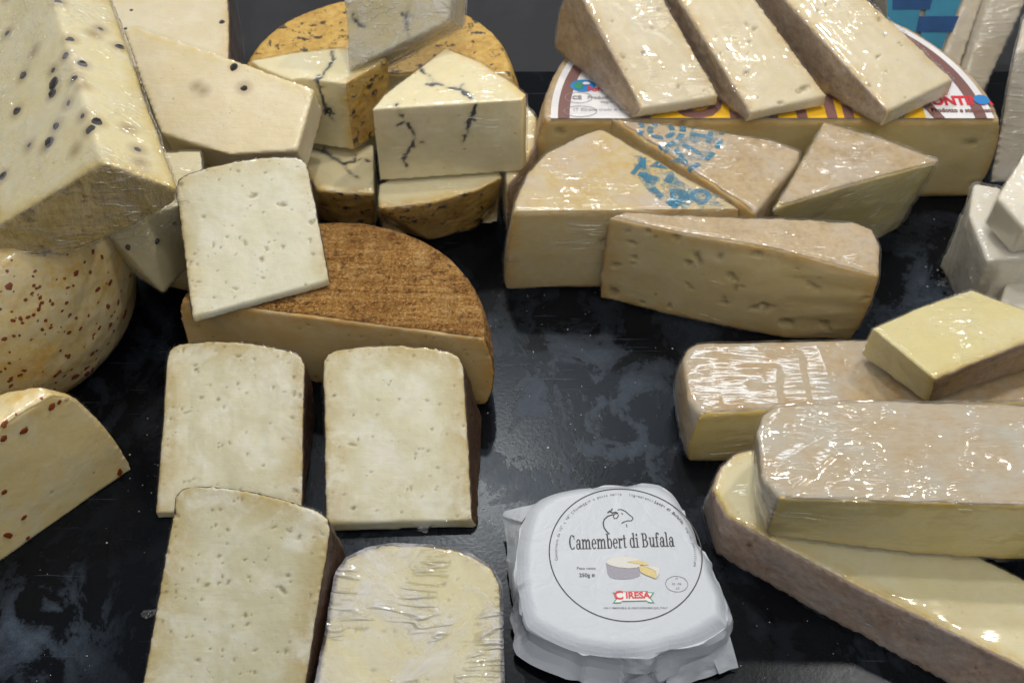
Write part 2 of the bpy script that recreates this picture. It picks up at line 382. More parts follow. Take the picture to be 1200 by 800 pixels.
BODY = {}
def build(name, label, base, vox=0.0018, paste=None, rind=None, film=None, cat='cheese', group=None, smooth=1,
          wav=0.0007, pits=0, pit_r=(0.0004, 0.0010), pit_cls='cut', pit_up=False, veins=(), vein_w=0.0006, rough_rind=0.0004, film_amp=0.0009, film_off=0.0007, seed=0, flap=0.0, rind_name='rind', stains=()):
    V, F, C = base
    lo = np.min(np.array(V), axis=0); ce = np.mean(np.array(V), axis=0)
    org = np.array([ce[0], ce[1], lo[2]])
    bm = bmesh.new()
    vs_ = [bm.verts.new(Vector(v - org)) for v in V]
    lay = bm.faces.layers.int.new('c')
    names = sorted(set(C))
    for f, c in zip(F, C):
        try:
            fc = bm.faces.new([vs_[i] for i in f]); fc[lay] = names.index(c)
        except ValueError: pass
    bmesh.ops.recalc_face_normals(bm, faces=bm.faces[:])
    bmesh.ops.triangulate(bm, faces=bm.faces[:])
    bm.faces.ensure_lookup_table()
    tri_cls = [f[lay] for f in bm.faces]
    bvh = BVHTree.FromBMesh(bm)
    rind_tris = [f for f in bm.faces if names[f[lay]] == 'rind']
    rbvh = None
    if rind_tris:
        rv = [v.co.copy() for f in rind_tris for v in f.verts]
        rbvh = BVHTree.FromPolygons(rv, [(3 * i, 3 * i + 1, 3 * i + 2) for i in range(len(rind_tris))])
    me0 = bpy.data.meshes.new('tmp'); bm.to_mesh(me0); bm.free()
    ob = bpy.data.objects.new('tmp', me0); COL.objects.link(ob)
    md = ob.modifiers.new('r', 'REMESH'); md.mode = 'VOXEL'; md.voxel_size = vox; md.use_smooth_shade = True
    dg = bpy.context.evaluated_depsgraph_get(); dg.update()
    me = bpy.data.meshes.new_from_object(ob.evaluated_get(dg))
    bpy.data.objects.remove(ob); bpy.data.meshes.remove(me0)
    n = len(me.vertices)
    co = np.empty(n * 3); me.vertices.foreach_get('co', co); co = co.reshape(-1, 3)
    ed = np.empty(len(me.edges) * 2, dtype=np.int64); me.edges.foreach_get('vertices', ed); ed = ed.reshape(-1, 2)
    deg = np.bincount(ed.ravel(), minlength=n).astype(float)[:, None]
    for _ in range(smooth):
        acc = np.zeros_like(co)
        for k in range(3):
            acc[:, k] = np.bincount(ed[:, 0], co[ed[:, 1], k], n) + np.bincount(ed[:, 1], co[ed[:, 0], k], n)
        co = co * 0.45 + acc / np.maximum(deg, 1) * 0.55
    me.vertices.foreach_set('co', co.ravel()); me.update()
    nr = np.empty(n * 3); me.vertices.foreach_get('normal', nr) if False else me.vertex_normals.foreach_get('vector', nr); nr = nr.reshape(-1, 3)
    vcls = np.empty(n, dtype=int); rdist = np.full(n, 0.05)
    for i in range(n):
        p = Vector(co[i]); q = bvh.find_nearest(p)
        vcls[i] = tri_cls[q[2]] if q[2] is not None else 0
        if rbvh:
            d = rbvh.find_nearest(p)[3]
            if d is not None: rdist[i] = d
    isr = np.array([names[c] == 'rind' for c in vcls]) if n else np.zeros(0, bool)
    w = org + co
    s = seed + len(BODY) * 3
    off = vnoise(w, 26, s) * wav + vnoise(w, 75, s + 1) * wav * 0.45
    off_film = off.copy()
    off = off + np.where(isr, (vnoise(w, 220, s + 2) + vnoise(w, 420, s + 4) * .6) * rough_rind, vnoise(w, 300, s + 2) * 0.00010)
    off = off + np.where((~isr) & (rdist < 0.004), vnoise(w, 520, s + 21) * 0.0005 * np.clip(1 - rdist / 0.004, 0, 1), 0)
    off0 = off.copy()
    pit = np.zeros(n); vein = np.zeros(n); stain = np.zeros(n)
    kd = KDTree(n)
    for i in range(n): kd.insert(co[i], i)
    kd.balance()
    if pits:
        idx = np.where(np.array([names[c] == pit_cls for c in vcls]))[0]
        if pit_up: idx = idx[nr[idx, 2] > 0.3]
        for _ in range(pits):
            i = int(RNG.choice(idx)); r = RNG.uniform(*pit_r) * (1.6 if RNG.random() < .15 else 1)
            cen = co[i]; ax = RNG.normal(size=3); ax /= np.linalg.norm(ax); el = RNG.uniform(1.0, 2.8)
            near = kd.find_range(Vector(cen), r * el * 1.5)
            jit = vnoise(np.array([co[j] for (q, j, d) in near]), 700, s + 13) if near else []
            for (q, j, d), jt in zip(near, jit):
                dv = co[j] - cen; al = dv @ ax; dd = math.sqrt(max(0, dv @ dv - al * al) + (al / el) ** 2) / r * (1 + .55 * jt)
                if dd < 1.15:
                    f = max(0, 1 - dd * dd * .75); off[j] -= r * 0.95 * f * .8; pit[j] = max(pit[j], f)
    for st in stains:                      # (pixel list, radius)
        pass
    BV = None
    me2verts = co + nr * off[:, None]
    fcs = [tuple(p.vertices) for p in me.polygons]
    if veins or stains or True:
        BV = BVHTree.FromPolygons([Vector(v + org) for v in me2verts], fcs)
    wj = w + np.stack([vnoise(w, 130, 71), vnoise(w, 130, 72), vnoise(w, 130, 73)], 1) * .0016 + np.stack([vnoise(w, 330, 74), vnoise(w, 330, 75), vnoise(w, 330, 76)], 1) * .0008
    twigs = []
    for line in veins:
        for (px, py) in line[1:-1]:
            for _ in range(2):
                if random.random() < .35:
                    an = random.uniform(0, 6.28); l_ = random.uniform(3, 9)
                    twigs.append([(px, py), (px + l_ * .6 * math.cos(an), py + l_ * .6 * math.sin(an)), (px + l_ * math.cos(an + .5), py + l_ * math.sin(an + .5))])
    for line in list(veins) + twigs:
        q = []
        for (px, py) in line:
            h = BV.ray_cast(Vector(EYE), Vector(ray(px, py)).normalized())
            if h[0] is not None: q.append(np.array(h[0]))
        for a, b in zip(q[:-1], q[1:]):
            if np.linalg.norm(a - b) > 0.05: continue
            ab = b - a; t = np.clip(((wj - a) @ ab) / max(ab @ ab, 1e-9), 0, 1)
            d = np.linalg.norm(wj - (a + t[:, None] * ab), axis=1)
            wid = vein_w * (0.9 + 0.9 * vnoise(w, 160, 5)) + vnoise(w, 420, 9) * 0.0006
            vein = np.maximum(vein, 0.30 * np.clip(1 - d / 0.0045, 0, 1) ** 1.5)
            vein = np.maximum(vein, np.clip(1.25 - np.maximum(d - wid, 0) / 0.0009, 0, 1) * (d < wid + 0.002))
    off = off - vein * 0.0005
    for (lst, r) in stains:
        for (px, py) in lst:
            h = BV.ray_cast(Vector(EYE), Vector(ray(px, py)).normalized())
            if h[0] is None: continue
            d = np.linalg.norm(w - np.array(h[0]), axis=1); stain = np.maximum(stain, np.clip(1.15 - d / r, 0, 1))
    fin = co + nr * off[:, None]; fin0 = co + nr * np.maximum(off, off0)[:, None]
    root = thing(name, label, cat, org, group)
    me.vertices.foreach_set('co', fin.ravel())
    for k, arr in (('rind_dist', np.where(isr, 0, rdist)), ('pit', pit), ('vein', vein), ('stain', stain)):
        at = me.attributes.new(k, 'FLOAT', 'POINT'); at.data.foreach_set('value', arr.astype(np.float32))
    me.name = 'paste'; me.materials.clear(); me.materials.append(paste)
    me.polygons.foreach_set('use_smooth', [True] * len(me.polygons)); me.update()
    po = bpy.data.objects.new('paste', me); COL.objects.link(po); po.parent = root
    film0 = co + nr * off_film[:, None]
    def sub(sel, d, nm, mat, skirt, fin0=fin0):
        used = np.unique(np.concatenate([np.array(fcs[i]) for i in sel])); mp = {int(u): k for k, u in enumerate(used)}
        vv = [fin0[u] + nr[u] * d[u] for u in used]
        ff = [tuple(mp[x] for x in fcs[i]) for i in sel]
        if skirt:
            cnt = {}
            for f in ff:
                for a, b in zip(f, f[1:] + f[:1]):
                    k = (min(a, b), max(a, b)); cnt[k] = None if k in cnt else (a, b)
            bn = {}
            for e in cnt.values():
                if e is not None:
                    bn.setdefault(e[0], []).append(e[1]); bn.setdefault(e[1], []).append(e[0])
            for _ in range(8):
                nw = {a: vv[a] * .4 + (vv[b[0]] + vv[b[1]]) * .3 for a, b in bn.items() if len(b) == 2}
                for a, p in nw.items(): vv[a] = p
            ex = {}
            for k, e in list(cnt.items()):
                if e is None: continue
                for a in e:
                    if a not in ex:
                        ex[a] = len(vv); vv.append(vv[a] - nr[used[a]] * skirt)
                ff.append((e[1], e[0], ex[e[0]], ex[e[1]]))
        return mesh_obj(nm, vv, ff, mat, root)
    if rind and isr.any():
        sel = [i for i, f in enumerate(fcs) if isr[f[0]] and isr[f[2]]]
        sub(sel, np.full(n, 0.00045), rind_name, rind, 0.0012)
    if film:
        th_ = s * 1.3; wr = np.stack([w[:, 0] * math.cos(th_) + w[:, 1] * math.sin(th_), (w[:, 1] * math.cos(th_) - w[:, 0] * math.sin(th_)) * .25, w[:, 2] * .45], 1)
        rd = np.abs(vnoise(wr, 120, s + 7)); rg = 1 - np.abs(vnoise(wr, 70, s + 8))
        d = film_off + film_amp * .6 * (rd * .6 + rg ** 3)
        if flap:
            low = np.clip(1 - co[:, 2] / 0.016, 0, 1); d = d + flap * low * np.clip(vnoise(w, 55, s + 9), 0, 1) * (nr[:, 2] > -0.6)
        d = d + np.where(isr, 0.00085, 0.0001)
        sub(range(len(fcs)), d, 'cling_film', film, 0, film0)
    BODY[root.name] = BV
    return root, BV, org

def hit(BV, px, py):
    h = BV.ray_cast(Vector(EYE), Vector(ray(px, py)).normalized())
    return (h[0], h[1]) if h[0] is not None else (None, None)

def ico(name, sub=2, amp=0.15, seed=0):
    bm = bmesh.new(); bmesh.ops.create_icosphere(bm, subdivisions=sub, radius=1.0)
    v = np.array([x.co[:] for x in bm.verts]); nz = vnoise(v + seed * 3.1, 1.6, seed)
    for x, k in zip(bm.verts, nz): x.co *= 1 + amp * k
    me = bpy.data.meshes.new(name); bm.to_mesh(me); bm.free()
    me.polygons.foreach_set('use_smooth', [True] * len(me.polygons)); return me
PEP = [ico('peppercorn', 2, 0.18, s) for s in range(3)]
for m_ in PEP: m_.materials.append(M['peppercorn'])
CHI = [ico('chilli_flake', 1, 0.45, s + 5) for s in range(4)]
for m_ in CHI: m_.materials.append(M['chilli_red'])

def embed(root, org, pos, nor, me, nm, r, flat=1.0, sink=0.5, stretch=1.0):
    o = bpy.data.objects.new(nm, me); COL.objects.link(o); o.parent = root
    q = Vector(nor).to_track_quat('Z', 'Y'); rot = q.to_matrix() @ Matrix.Rotation(random.uniform(0, 6.28), 3, 'Z')
    o.matrix_basis = Matrix.Translation(Vector(pos) - Vector(org) - Vector(nor) * (r * flat * sink)) @ rot.to_4x4() @ Matrix.Diagonal((r * stretch, r, r * flat, 1))
    return o
def embed_px(root, BV, org, lst, kind='pep', r=0.0026):
    for (px, py) in lst:
        p, nrm = hit(BV, px, py)
        if p is None: continue
        if kind == 'pep': embed(root, org, p, nrm, random.choice(PEP), 'peppercorn', r * random.uniform(.6, 1.15), 0.9, random.uniform(.2, .75), random.uniform(1, 1.35))
        else: embed(root, org, p, nrm, random.choice(CHI), 'chilli_flake', r * random.uniform(.45, 1.2), 0.22, -0.15 - 0.0005 / (r * 0.22), random.uniform(1, 1.8))

def text_geo(s, size, offset=0.0, shear=0.0):
    cu = bpy.data.curves.new('t', 'FONT'); cu.body = s; cu.size = size; cu.offset = offset; cu.shear = shear
    cu.align_x = 'CENTER'; cu.resolution_u = 3
    o = bpy.data.objects.new('t', cu); COL.objects.link(o)
    dg = bpy.context.evaluated_depsgraph_get(); dg.update()
    me = bpy.data.meshes.new_from_object(o.evaluated_get(dg))
    v = [np.array(x.co[:]) for x in me.vertices]; f = [tuple(p.vertices) for p in me.polygons]
    bpy.data.objects.remove(o); bpy.data.meshes.remove(me); bpy.data.curves.remove(cu)
    return v, f
def arc_text(s, size, radius, a_mid, inward=False, adv=0.62, offset=0.0):
    """letters set one by one along a circle; degrees, counted anticlockwise from +x; the tops point outward"""
    V, F = [], []
    step = math.degrees(size * adv / radius); a = a_mid + step * (len(s) - 1) / 2
    for ch in s:
        if ch != ' ':
            v, f = text_geo(ch, size, offset); t = math.radians(a - 90); k = len(V)
            for p in v:
                x, y = p[0], p[1] + radius
                V.append(np.array([x * math.cos(t) - y * math.sin(t), x * math.sin(t) + y * math.cos(t), 0]))
            F += [tuple(i + k for i in q) for q in f]
        a -= step
    return V, F
def stroke(line, w, closed=False):
    """flat ribbon along a polyline"""
    L = [np.array(p, float)[:2] for p in line]; n = len(L); V, F = [], []
    for i in range(n):
        a = L[(i - 1) % n] if (closed or i > 0) else L[i]; b = L[(i + 1) % n] if (closed or i < n - 1) else L[i]
        d = b - a; d /= max(np.linalg.norm(d), 1e-9); nn = np.array([-d[1], d[0]]) * w / 2
        V += [np.array([*(L[i] + nn), 0]), np.array([*(L[i] - nn), 0])]
    for i in range(n if closed else n - 1):
        j = (i + 1) % n; F.append((2 * i, 2 * i + 1, 2 * j + 1, 2 * j))
    return V, F
def ring_band(c, r0, r1, a0=0, a1=360, n=64):
    V, F = [], []
    for i in range(n + 1):
        a = math.radians(a0 + (a1 - a0) * i / n)
        V += [np.array([c[0] + r0 * math.cos(a), c[1] + r0 * math.sin(a), 0]), np.array([c[0] + r1 * math.cos(a), c[1] + r1 * math.sin(a), 0])]
    for i in range(n): F.append((2 * i, 2 * i + 1, 2 * i + 3, 2 * i + 2))
    return V, F
def merge(*geos):
    V, F = [], []
    for v, f in geos:
        k = len(V); V += list(v); F += [tuple(i + k for i in q) for q in f]
    return V, F
def moved(g, dx, dy, rot=0.0, sx=1.0, sy=1.0):
    c, s = math.cos(rot), math.sin(rot)
    return [np.array([v[0] * sx * c - v[1] * sy * s + dx, v[0] * sx * s + v[1] * sy * c + dy, 0]) for v in g[0]], g[1]

# ------------------------------------------------------------------ the counter
def counter_mat(name, base, smear_sheen, amount, rough, lo=0.47, blobs=()):
    t = NT(name); v = t.coords(); v2 = t.coords((1, 0.75, 1), (0, 0, 0.5))
    a = t.noise(v2, 24, 12, 0.66, 0.5); b = t.noise(v, 75, 8, 0.7, 0.2); c0 = t.noise(v, 5.0, 4, 0.5)
    m = t.ramp(t.math('ADD', t.math('MULTIPLY', a, 0.8), t.math('MULTIPLY', b, 0.2)), [(lo, 0), (lo + .03, 0.45), (lo + .14, 1)])
    tc = t.n('TexCoord'); blob = None
    for (bx, by, br) in blobs:
        sb = t.n('VectorMath', operation='DISTANCE'); t.l(tc.outputs['Object'], sb.inputs[0]); sb.inputs[1].default_value = (bx, by, 0)
        q = t.math('SUBTRACT', 1.35, t.math('DIVIDE', sb.outputs['Value'], br), True)
        blob = q if blob is None else t.math('MAXIMUM', blob, q)
    k = t.ramp(c0, [(0.40, 0.12), (0.56, 1)])
    if blob is not None: k = t.math('MAXIMUM', t.math('MULTIPLY', k, 0.22), blob)
    m = t.math('MULTIPLY', m, k)
    f = t.ramp(t.noise(v, 900, 3, 0.6), [(0.3, 0.55), (0.7, 1)])
    m = t.math('MULTIPLY', t.math('MULTIPLY', m, f), amount)
    col = t.mix(m, base, smear_sheen)
    scr = t.ramp(t.noise(t.coords((1, 40, 1), (0, 0, 0.9)), 14, 2, 0.5), [(0.70, 0), (0.74, 1)])
    col = t.mix(t.math('MULTIPLY', scr, 0.35), col, smear_sheen)
    r = t.math('ADD', t.math('MULTIPLY', m, 0.25), rough)
    t.pbr(col, r, t.bump(t.math('ADD', t.noise(v, 400, 4), t.math('MULTIPLY', m, 1.5)), 0.12, 0.0006), spec=0.14).inputs['Specular Tint'].default_value = (0.78, 0.88, 1.0, 1)
    return t.m
M['counter'] = counter_mat('dark_stone_counter', (0.0028, 0.0034, 0.0048), (0.062, 0.082, 0.116), 1.0, 0.24, 0.495, ((0.045, 0.53, 0.09), (-0.29, 0.375, 0.045), (0.33, 0.66, 0.05)))  # smears with the bluish sheen mixed into their colour, strongest at the blobs
M['shelf'] = counter_mat('dark_grey_shelf', (0.034, 0.035, 0.038), (0.055, 0.055, 0.06), 0.4, 0.5)
ysplit = P(620, 82, 0)[1]
def slab(name, x0, x1, y0, y1, z0, z1, mat):
    bm = bmesh.new(); bmesh.ops.create_cube(bm, size=1.0)
    for v in bm.verts:
        v.co = Vector(((x0 + x1) / 2 + v.co.x * (x1 - x0), (y0 + y1) / 2 + v.co.y * (y1 - y0), (z0 + z1) / 2 + v.co.z * (z1 - z0)))
    bmesh.ops.bevel(bm, geom=bm.edges[:], offset=0.0025, segments=3, affect='EDGES')
    me = bpy.data.meshes.new(name); bm.to_mesh(me); bm.free(); me.materials.append(mat)
    o = bpy.data.objects.new(name, me); COL.objects.link(o); o['kind'] = 'structure'; return o
slab('counter_top', -1.1, 1.1, 0.02, ysplit, -0.02, 0.0, M['counter'])
slab('back_shelf', -1.1, 1.1, ysplit + 0.002, 2.3, -0.04, -0.010, M['shelf'])

# ------------------------------------------------------------------ pecorino wedges, lower left
CUTS = 'cut pecorino wedges lying cut face up'
def pec(label, NL, NR, FR, FL, zn, zf, film, pits, paste='pecorino', rind='r_dark', zb=0.0, vox=0.0012, **kw):
    wk = {k: kw.pop(k) for k in ('flareL', 'flareR', 'back', 'rnd', 'flare_near', 'zfb') if k in kw}
    zfb = wk.pop('zfb', None)
    base = wedge(P(*NL, zn), P(*NR, zn), P(*FR, zf), P(*FL, zf), zb, zfb, **wk)
    return build('cheese_wedge', label, base, vox, M[paste], M[rind], M[film], group=CUTS, pits=pits, pit_up=True, pit_cls='cut', **kw)
pec('ivory pecorino wedge, left of the pair in front of the brown half wheel', (183, 600), (354, 596), (357, 411), (197, 400), .006, .062, 'f_clear', 60)
pec('ivory pecorino wedge, right of the pair in front of the brown half wheel', (383, 613), (553, 609), (541, 412), (378, 408), .009, .066, 'f_clear', 50, flareR=0.012, flap=0.010)
pec('pecorino wedge nearest the bottom edge with a broad brown rind side', (166, 812), (352, 836), (389, 601), (209, 564), .010, .080, 'f_clear', 80, flareR=0.006, flap=0.006)
pec('golden pecorino wedge in cloudy crumpled film beside the white paper-wrapped cheese', (366, 830), (588, 830), (584, 652), (400, 640), .016, .055, 'f_cloud', 40, paste='pecorino_gold', rnd=0.016, film_amp=0.0006)
pec('whitest pecorino wedge, tilted on top of the brown half wheel', (226, 371), (386, 328), (358, 180), (205, 205), .079, .125, 'f_clear', 55, paste='pecorino_white', zb=0.0735)

# ------------------------------------------------------------------ brown half wheel
a_, b_ = P(212, 352, .07), P(569, 398, .07)
cc = (a_ + b_) / 2; ang = math.degrees(math.atan2(*(b_ - a_)[[1, 0]])); rr = np.linalg.norm(b_ - a_) / 2
build('half_cheese_wheel', 'half wheel with speckled brown basket-marked rind under the whitest wedge', wheel(cc + np.array([math.sin(math.radians(ang)), -math.cos(math.radians(ang)), 0]) * .012, rr + .003, 0.0, 0.071, ang + 6.3, ang + 173.7, 40, 0.003, inset=0.004), 0.0017, M['half_wheel'], M['r_brown'], None, pits=60)

# ------------------------------------------------------------------ chilli cheeses, left edge
fl_px = [(44 / 4 + 0, 0)]
root, BV, org = build('chilli_cheese', 'big round chilli-flecked cheese in film under the pepper wedge', wheel((-0.380, 0.628), 0.106, 0.0, 0.135, 0, 360, 48, 0.004, inset=0.012), 0.0024, M['chilli'], M['r_chilli'], M['f_a'], rind_name='skin', wav=0.0010, smooth=10, film_amp=0.0006)
zl = lambda L, x0, y0, k: [(x0 + a / k, y0 + b / k) for a, b in L]
chl = zl([(355, 160), (342, 218), (308, 255), (178, 260), (195, 298), (157, 217), (180, 328), (60, 380), (130, 365), (20, 465), (90, 450), (318, 410), (322, 437), (355, 370), (325, 355), (290, 335), (440, 440), (405, 415), (282, 522), (430, 535), (393, 503), (503, 490), (520, 360), (515, 400), (483, 580), (487, 633), (542, 600), (512, 628), (400, 605), (358, 597), (275, 620), (300, 640), (445, 695), (395, 685), (50, 685), (95, 635), (115, 615), (155, 685), (195, 680), (48, 752), (260, 635), (513, 203), (455, 235), (457, 297), (508, 318), (550, 297), (433, 60), (420, 155), (395, 108), (475, 85), (430, 610), (460, 578), (320, 548), (410, 600), (75, 650), (535, 342), (530, 430), (570, 520)], 0, 280, 4)
embed_px(root, BV, org, chl, 'chi', 0.0017)
embed_px(root, BV, org, [(random.uniform(0, 150), random.uniform(295, 470)) for _ in range(130)], 'chi', 0.0011)
for k in range(46):
    a = random.uniform(0, 6.28); p = Vector((-0.380 + .3 * math.cos(a), 0.628 + .3 * math.sin(a), random.uniform(0.01, .125)))
    h = BV.ray_cast(p, (Vector((-0.380, 0.628, p.z)) - p).normalized())
    if h[0] is not None: embed(root, org, h[0], h[1], random.choice(CHI), 'chilli_flake', 0.0028 * random.uniform(.4, 1.2), 0.30, -0.5, 1.4)

# wedge in front of it: vertical cut face toward the camera
b0, b1 = P(-90, 717, 0), P(156, 549, 0)
d = (b1 - b0) / np.linalg.norm(b1 - b0); nrm = np.array([-d[1], d[0], 0])
def on(s, z, k=0.0, lean=0.0): return b0 + d * s + np.array([0, 0, z]) + nrm * (k + lean * z)
Lg = np.linalg.norm(b1 - b0); hh = 0.094
prof = [(0.0, 0.0), (Lg, 0.0), (Lg - .003, .028), (Lg - .008, .056), (Lg - .014, .080), (Lg - .026, hh), (0.0, hh + .004)]
r1 = [on(s, z, 0, 0.10) for s, z in prof]
r2 = [on(s - (0.004 if s > .01 else 0), z * 1.03, 0.012, 0.06) for s, z in prof]
r3 = [on(s - (0.02 if s > .01 else 0), z * .97, 0.034, 0) for s, z in prof]
r4 = [on(s - (0.05 if s > .01 else 0), z * .80, 0.052, 0) for s, z in prof]
root, BV, org = build('chilli_cheese', 'chilli cheese wedge at the left edge with smooth cut face and red-flecked top', loft([r1, r2, r3, r4], ['cut', 'rind', 'rind', 'rind', 'rind', 'rind', 'cut'], 'cut', 'cut'), 0.0017, M['chilli'], M['r_chilli'], M['f_clear'], rind_name='skin', pits=15)
embed_px(root, BV, org, zl([(15, 132), (10, 145), (105, 80), (150, 88), (8, 180), (60, 360 / 2 - 20), (303, 265), (300, 280), (20, 425), (70, 432), (10, 315), (60, 380), (190, 60), (130, 100), (40, 120), (15, 140)], 0, 430, 2.1625), 'chi', 0.0021)

# ------------------------------------------------------------------ pepper cheeses, upper left
yA = 0.568
apex = PY(121, 190, yA); prA = [PY(-150, 268, yA), PY(-60, 300, yA), PY(0, 308, yA), PY(75, 303, yA), PY(150, 270, yA), PY(206, 234, yA), PY(212, 218, yA), apex, PY(20, 248, yA), PY(-80, 310 - 5, yA)]
prA = [PY(-70, 300, yA), PY(0, 300, yA), PY(75, 299, yA), PY(150, 268, yA), PY(205, 236, yA), PY(207, 221, yA), apex, PY(0, 263, yA), PY(-70, 292, yA)]
dirA = P(64, 0, apex[2]) - apex
far = [p + dirA * 1.25 for p in prA]; mid = [p + dirA * 0.5 for p in prA]
pepA = zl([(42, 197), (310, 412), (318, 490), (437, 460), (400, 605), (485, 680), (330, 738), (520, 760), (570, 715), (410, 228), (480, 375), (350, 10), (380, 330), (590, 170), (700, 275), (133, 445), (848, 570)], 0, 0, 5) + zl([(170, 52), (292, 32), (15, 232), (808, 75), (1025, 240)], 0, 160, 5) + [(10, -5), (20, 130), (62, 110)]
root, BV, org = build('pepper_cheese', 'huge peppercorn-studded wedge in film at the upper left corner', loft([prA, mid, far], ['rind', 'rind', 'rind', 'rind', 'rind', 'cut', 'cut', 'rind', 'rind'], 'rind', 'rind'), 0.0020, M['pepper'], M['r_pepper'], M['f_dark'], stains=[(pepA + [(53, 172), (88, 176), (95, 100), (40, 60), (110, 40), (150, 150), (165, 190)], 0.0075)], film_amp=0.0012)
embed_px(root, BV, org, pepA, 'pep', 0.0036)

# low round cheese below and a film-wrapped pepper wedge on it
cE = P(213, 332, .05); cE = np.array([-0.285, 0.735, 0])
build('pepper_cheese', 'low round cream cheese at the bottom of the upper left pile', wheel((-0.236, 0.700), 0.048, 0.0, 0.046, 0, 360, 36, 0.006, inset=0.010), 0.0024, M['pepper'], M['r_chilli'], M['f_clear'], rind_name='skin')
tE = [P(118, 262, .115), P(168, 252, .115), P(240, 232, .115), P(236, 175, .115), P(130, 180, .115)]
bE = [P(150, 318, .048), P(193, 345, .048), P(230, 300, .048), P(250, 255, .048), P(165, 262, .048)]
root, BV, org = build('pepper_cheese', 'shaded pepper cheese wedge in wrinkled film beneath the huge pepper wedge', prism(tE, .048, ['cut'] * 5, 'cut', 'cut', bE), 0.0019, M['pepper'], None, M['f_dark'], film_amp=0.0016)
embed_px(root, BV, org, [(184, 283), (205, 262), (150, 290)], 'pep')
# pale slab
face = [P(143, 34, .150), P(160, 31, .150), P(262, 66, .142), P(368, 104, .132), P(366, 114, .130), P(347, 176, .118), P(268, 181, .118), P(188, 156, .122), P(165, 95, .135)]
und = [p + np.array([0.002, 0.012, -0.030]) for p in face]
spots = [(274, 79), (286, 103)]
root, BV, org = build('pepper_cheese', 'pale slab with two peppercorns lying across between pepper wedge and veined cheeses', prism(face, 0, ['rind', 'rind', 'rind', 'cut', 'cut', 'cut', 'cut', 'cut', 'cut'], 'cut', 'cut', und), 0.0017, M['pepper_slab'], None, M['f_clear'], stains=[([(286, 103), (231, 101), (238, 106)], 0.007), (spots, 0.005)], film_amp=0.0005)
embed_px(root, BV, org, spots, 'pep', 0.0026); embed_px(root, BV, org, [(203, 116)], 'pep', 0.0009)
# yellow block below the slab
tD = [P(176, 150, .092), P(340, 150, .092), P(345, 178, .092), P(255, 200, .092), P(196, 205, .092)]
build('pepper_cheese', 'shaded yellow block under the pale slab', prism([P(176, 128, .088), P(330, 120, .088), P(345, 165, .088), P(262, 190, .088), P(190, 188, .088)], 0.0, ['cut'] * 5, 'cut', 'cut'), 0.0024, M['pepper'], None, M['f_clear'])
# top-left piece with brown rind strip
tB = [P(95, -70, .10), P(262, -70, .10), P(268, 20, .10), P(268, 78, .10), P(110, 78, .10)]
root, BV, org = build('pepper_cheese', 'cream peppered piece with brown rind edge at the top, behind the pale slab', prism(tB, 0.0, ['cut', 'rind', 'rind', 'cut', 'cut'], 'cut', 'cut'), 0.0022, M['fontina_pale'], M['r_dark'], M['f_a'])
embed_px(root, BV, org, [(154, 12), (260, 26), (147, 34), (205, -12)], 'pep', 0.0024)

# ------------------------------------------------------------------ ash-veined cheeses, top centre
GA = 'ash-veined golden rind cheeses'
aN, bN = P(279, 84, .08), P(606, 92, .08); cN = (aN + bN) / 2; rN = np.linalg.norm(bN - aN) / 2
angN = math.degrees(math.atan2(*(bN - aN)[[1, 0]]))
build('half_cheese_wheel', 'golden black-spotted half wheel at the back under the cloudy veined wedge', wheel(cN, rN, -0.0, 0.081, angN, angN + 180, 40, 0.003, inset=0.006), 0.0022, M['ash'], M['r_ash'], M['f_clear'], group=GA)
zO = .125
tO = [P(292, 70, zO), P(345, 62, zO), P(404, 55, zO), P(455, 68, zO), P(404, 98, zO), P(352, 91, zO), P(340, 93, zO), P(303, 78, zO)]
v1 = zl([(350, 180), (357, 205), (335, 235), (322, 265), (305, 285), (310, 315), (322, 350), (335, 380), (355, 415)], 270, 0, 2.9625)
build('cheese_wedge', 'veined wedge with golden spotted rind facing right, beside the pale slab', prism(tO, .062, ['cut', 'cut', 'rind', 'rind', 'cut', 'cut', 'cut', 'cut'], 'cut', 'cut'), 0.0016, M['ash'], M['r_ash'], M['f_a'], group=GA, veins=[v1, zl([(300, 395), (335, 385), (350, 385)], 270, 0, 2.9625)])
zQ = .126
tQ = [P(437, 128, zQ), P(450, 112, zQ), P(522, 57, zQ), P(560, 72, zQ), P(600, 96, zQ), P(617, 111, zQ), P(612, 117, zQ)]
vq = [zl(L, 270, 0, 2.9625) for L in ([(665, 240), (690, 262), (705, 285), (755, 300), (800, 308), (830, 330), (850, 365), (845, 395), (825, 420), (820, 460), (805, 495)], [(585, 395), (620, 430), (640, 470), (625, 510), (605, 560), (615, 575)], [(600, 420), (585, 440)], [(505, 515), (545, 505)], [(640, 500), (665, 495)], [(575, 360), (600, 400)])]
build('cheese_wedge', 'big veined wedge on top at the front of the ash-veined pile', prism(tQ, .0585, ['cut', 'cut', 'rind', 'rind', 'rind', 'cut', 'cut'], 'cut', 'cut'), 0.0012, M['ash'], M['r_ash'], M['f_a'], group=GA, veins=vq, pits=20, film_amp=.0008)
zR = .055
tR = [P(443, 243, zR), P(445, 216, zR), P(560, 160, zR), P(584, 199, zR), P(588, 208, zR), P(560, 222, zR), P(505, 237, zR)]
bR = [at_z(p, 0) for p in tR]; bR[0] = P(448, 262, 0) ; bR[6] = P(505, 281, 0); bR[5] = P(553, 270, 0); bR[4] = P(583, 246, 0)
build('cheese_wedge', 'low veined wedge at the pile front with its spotted orange rind toward the camera', prism(tR, 0, ['cut', 'cut', 'cut', 'cut', 'rind', 'rind', 'rind'], 'cut', 'cut', bR), 0.0016, M['ash'], M['r_ash'], M['f_a'], group=GA, film_amp=.0008)
tS = [P(347, 183, zR), P(362, 168, zR), P(438, 168, zR), P(438, 226, zR), P(405, 226, zR), P(372, 222, zR)]
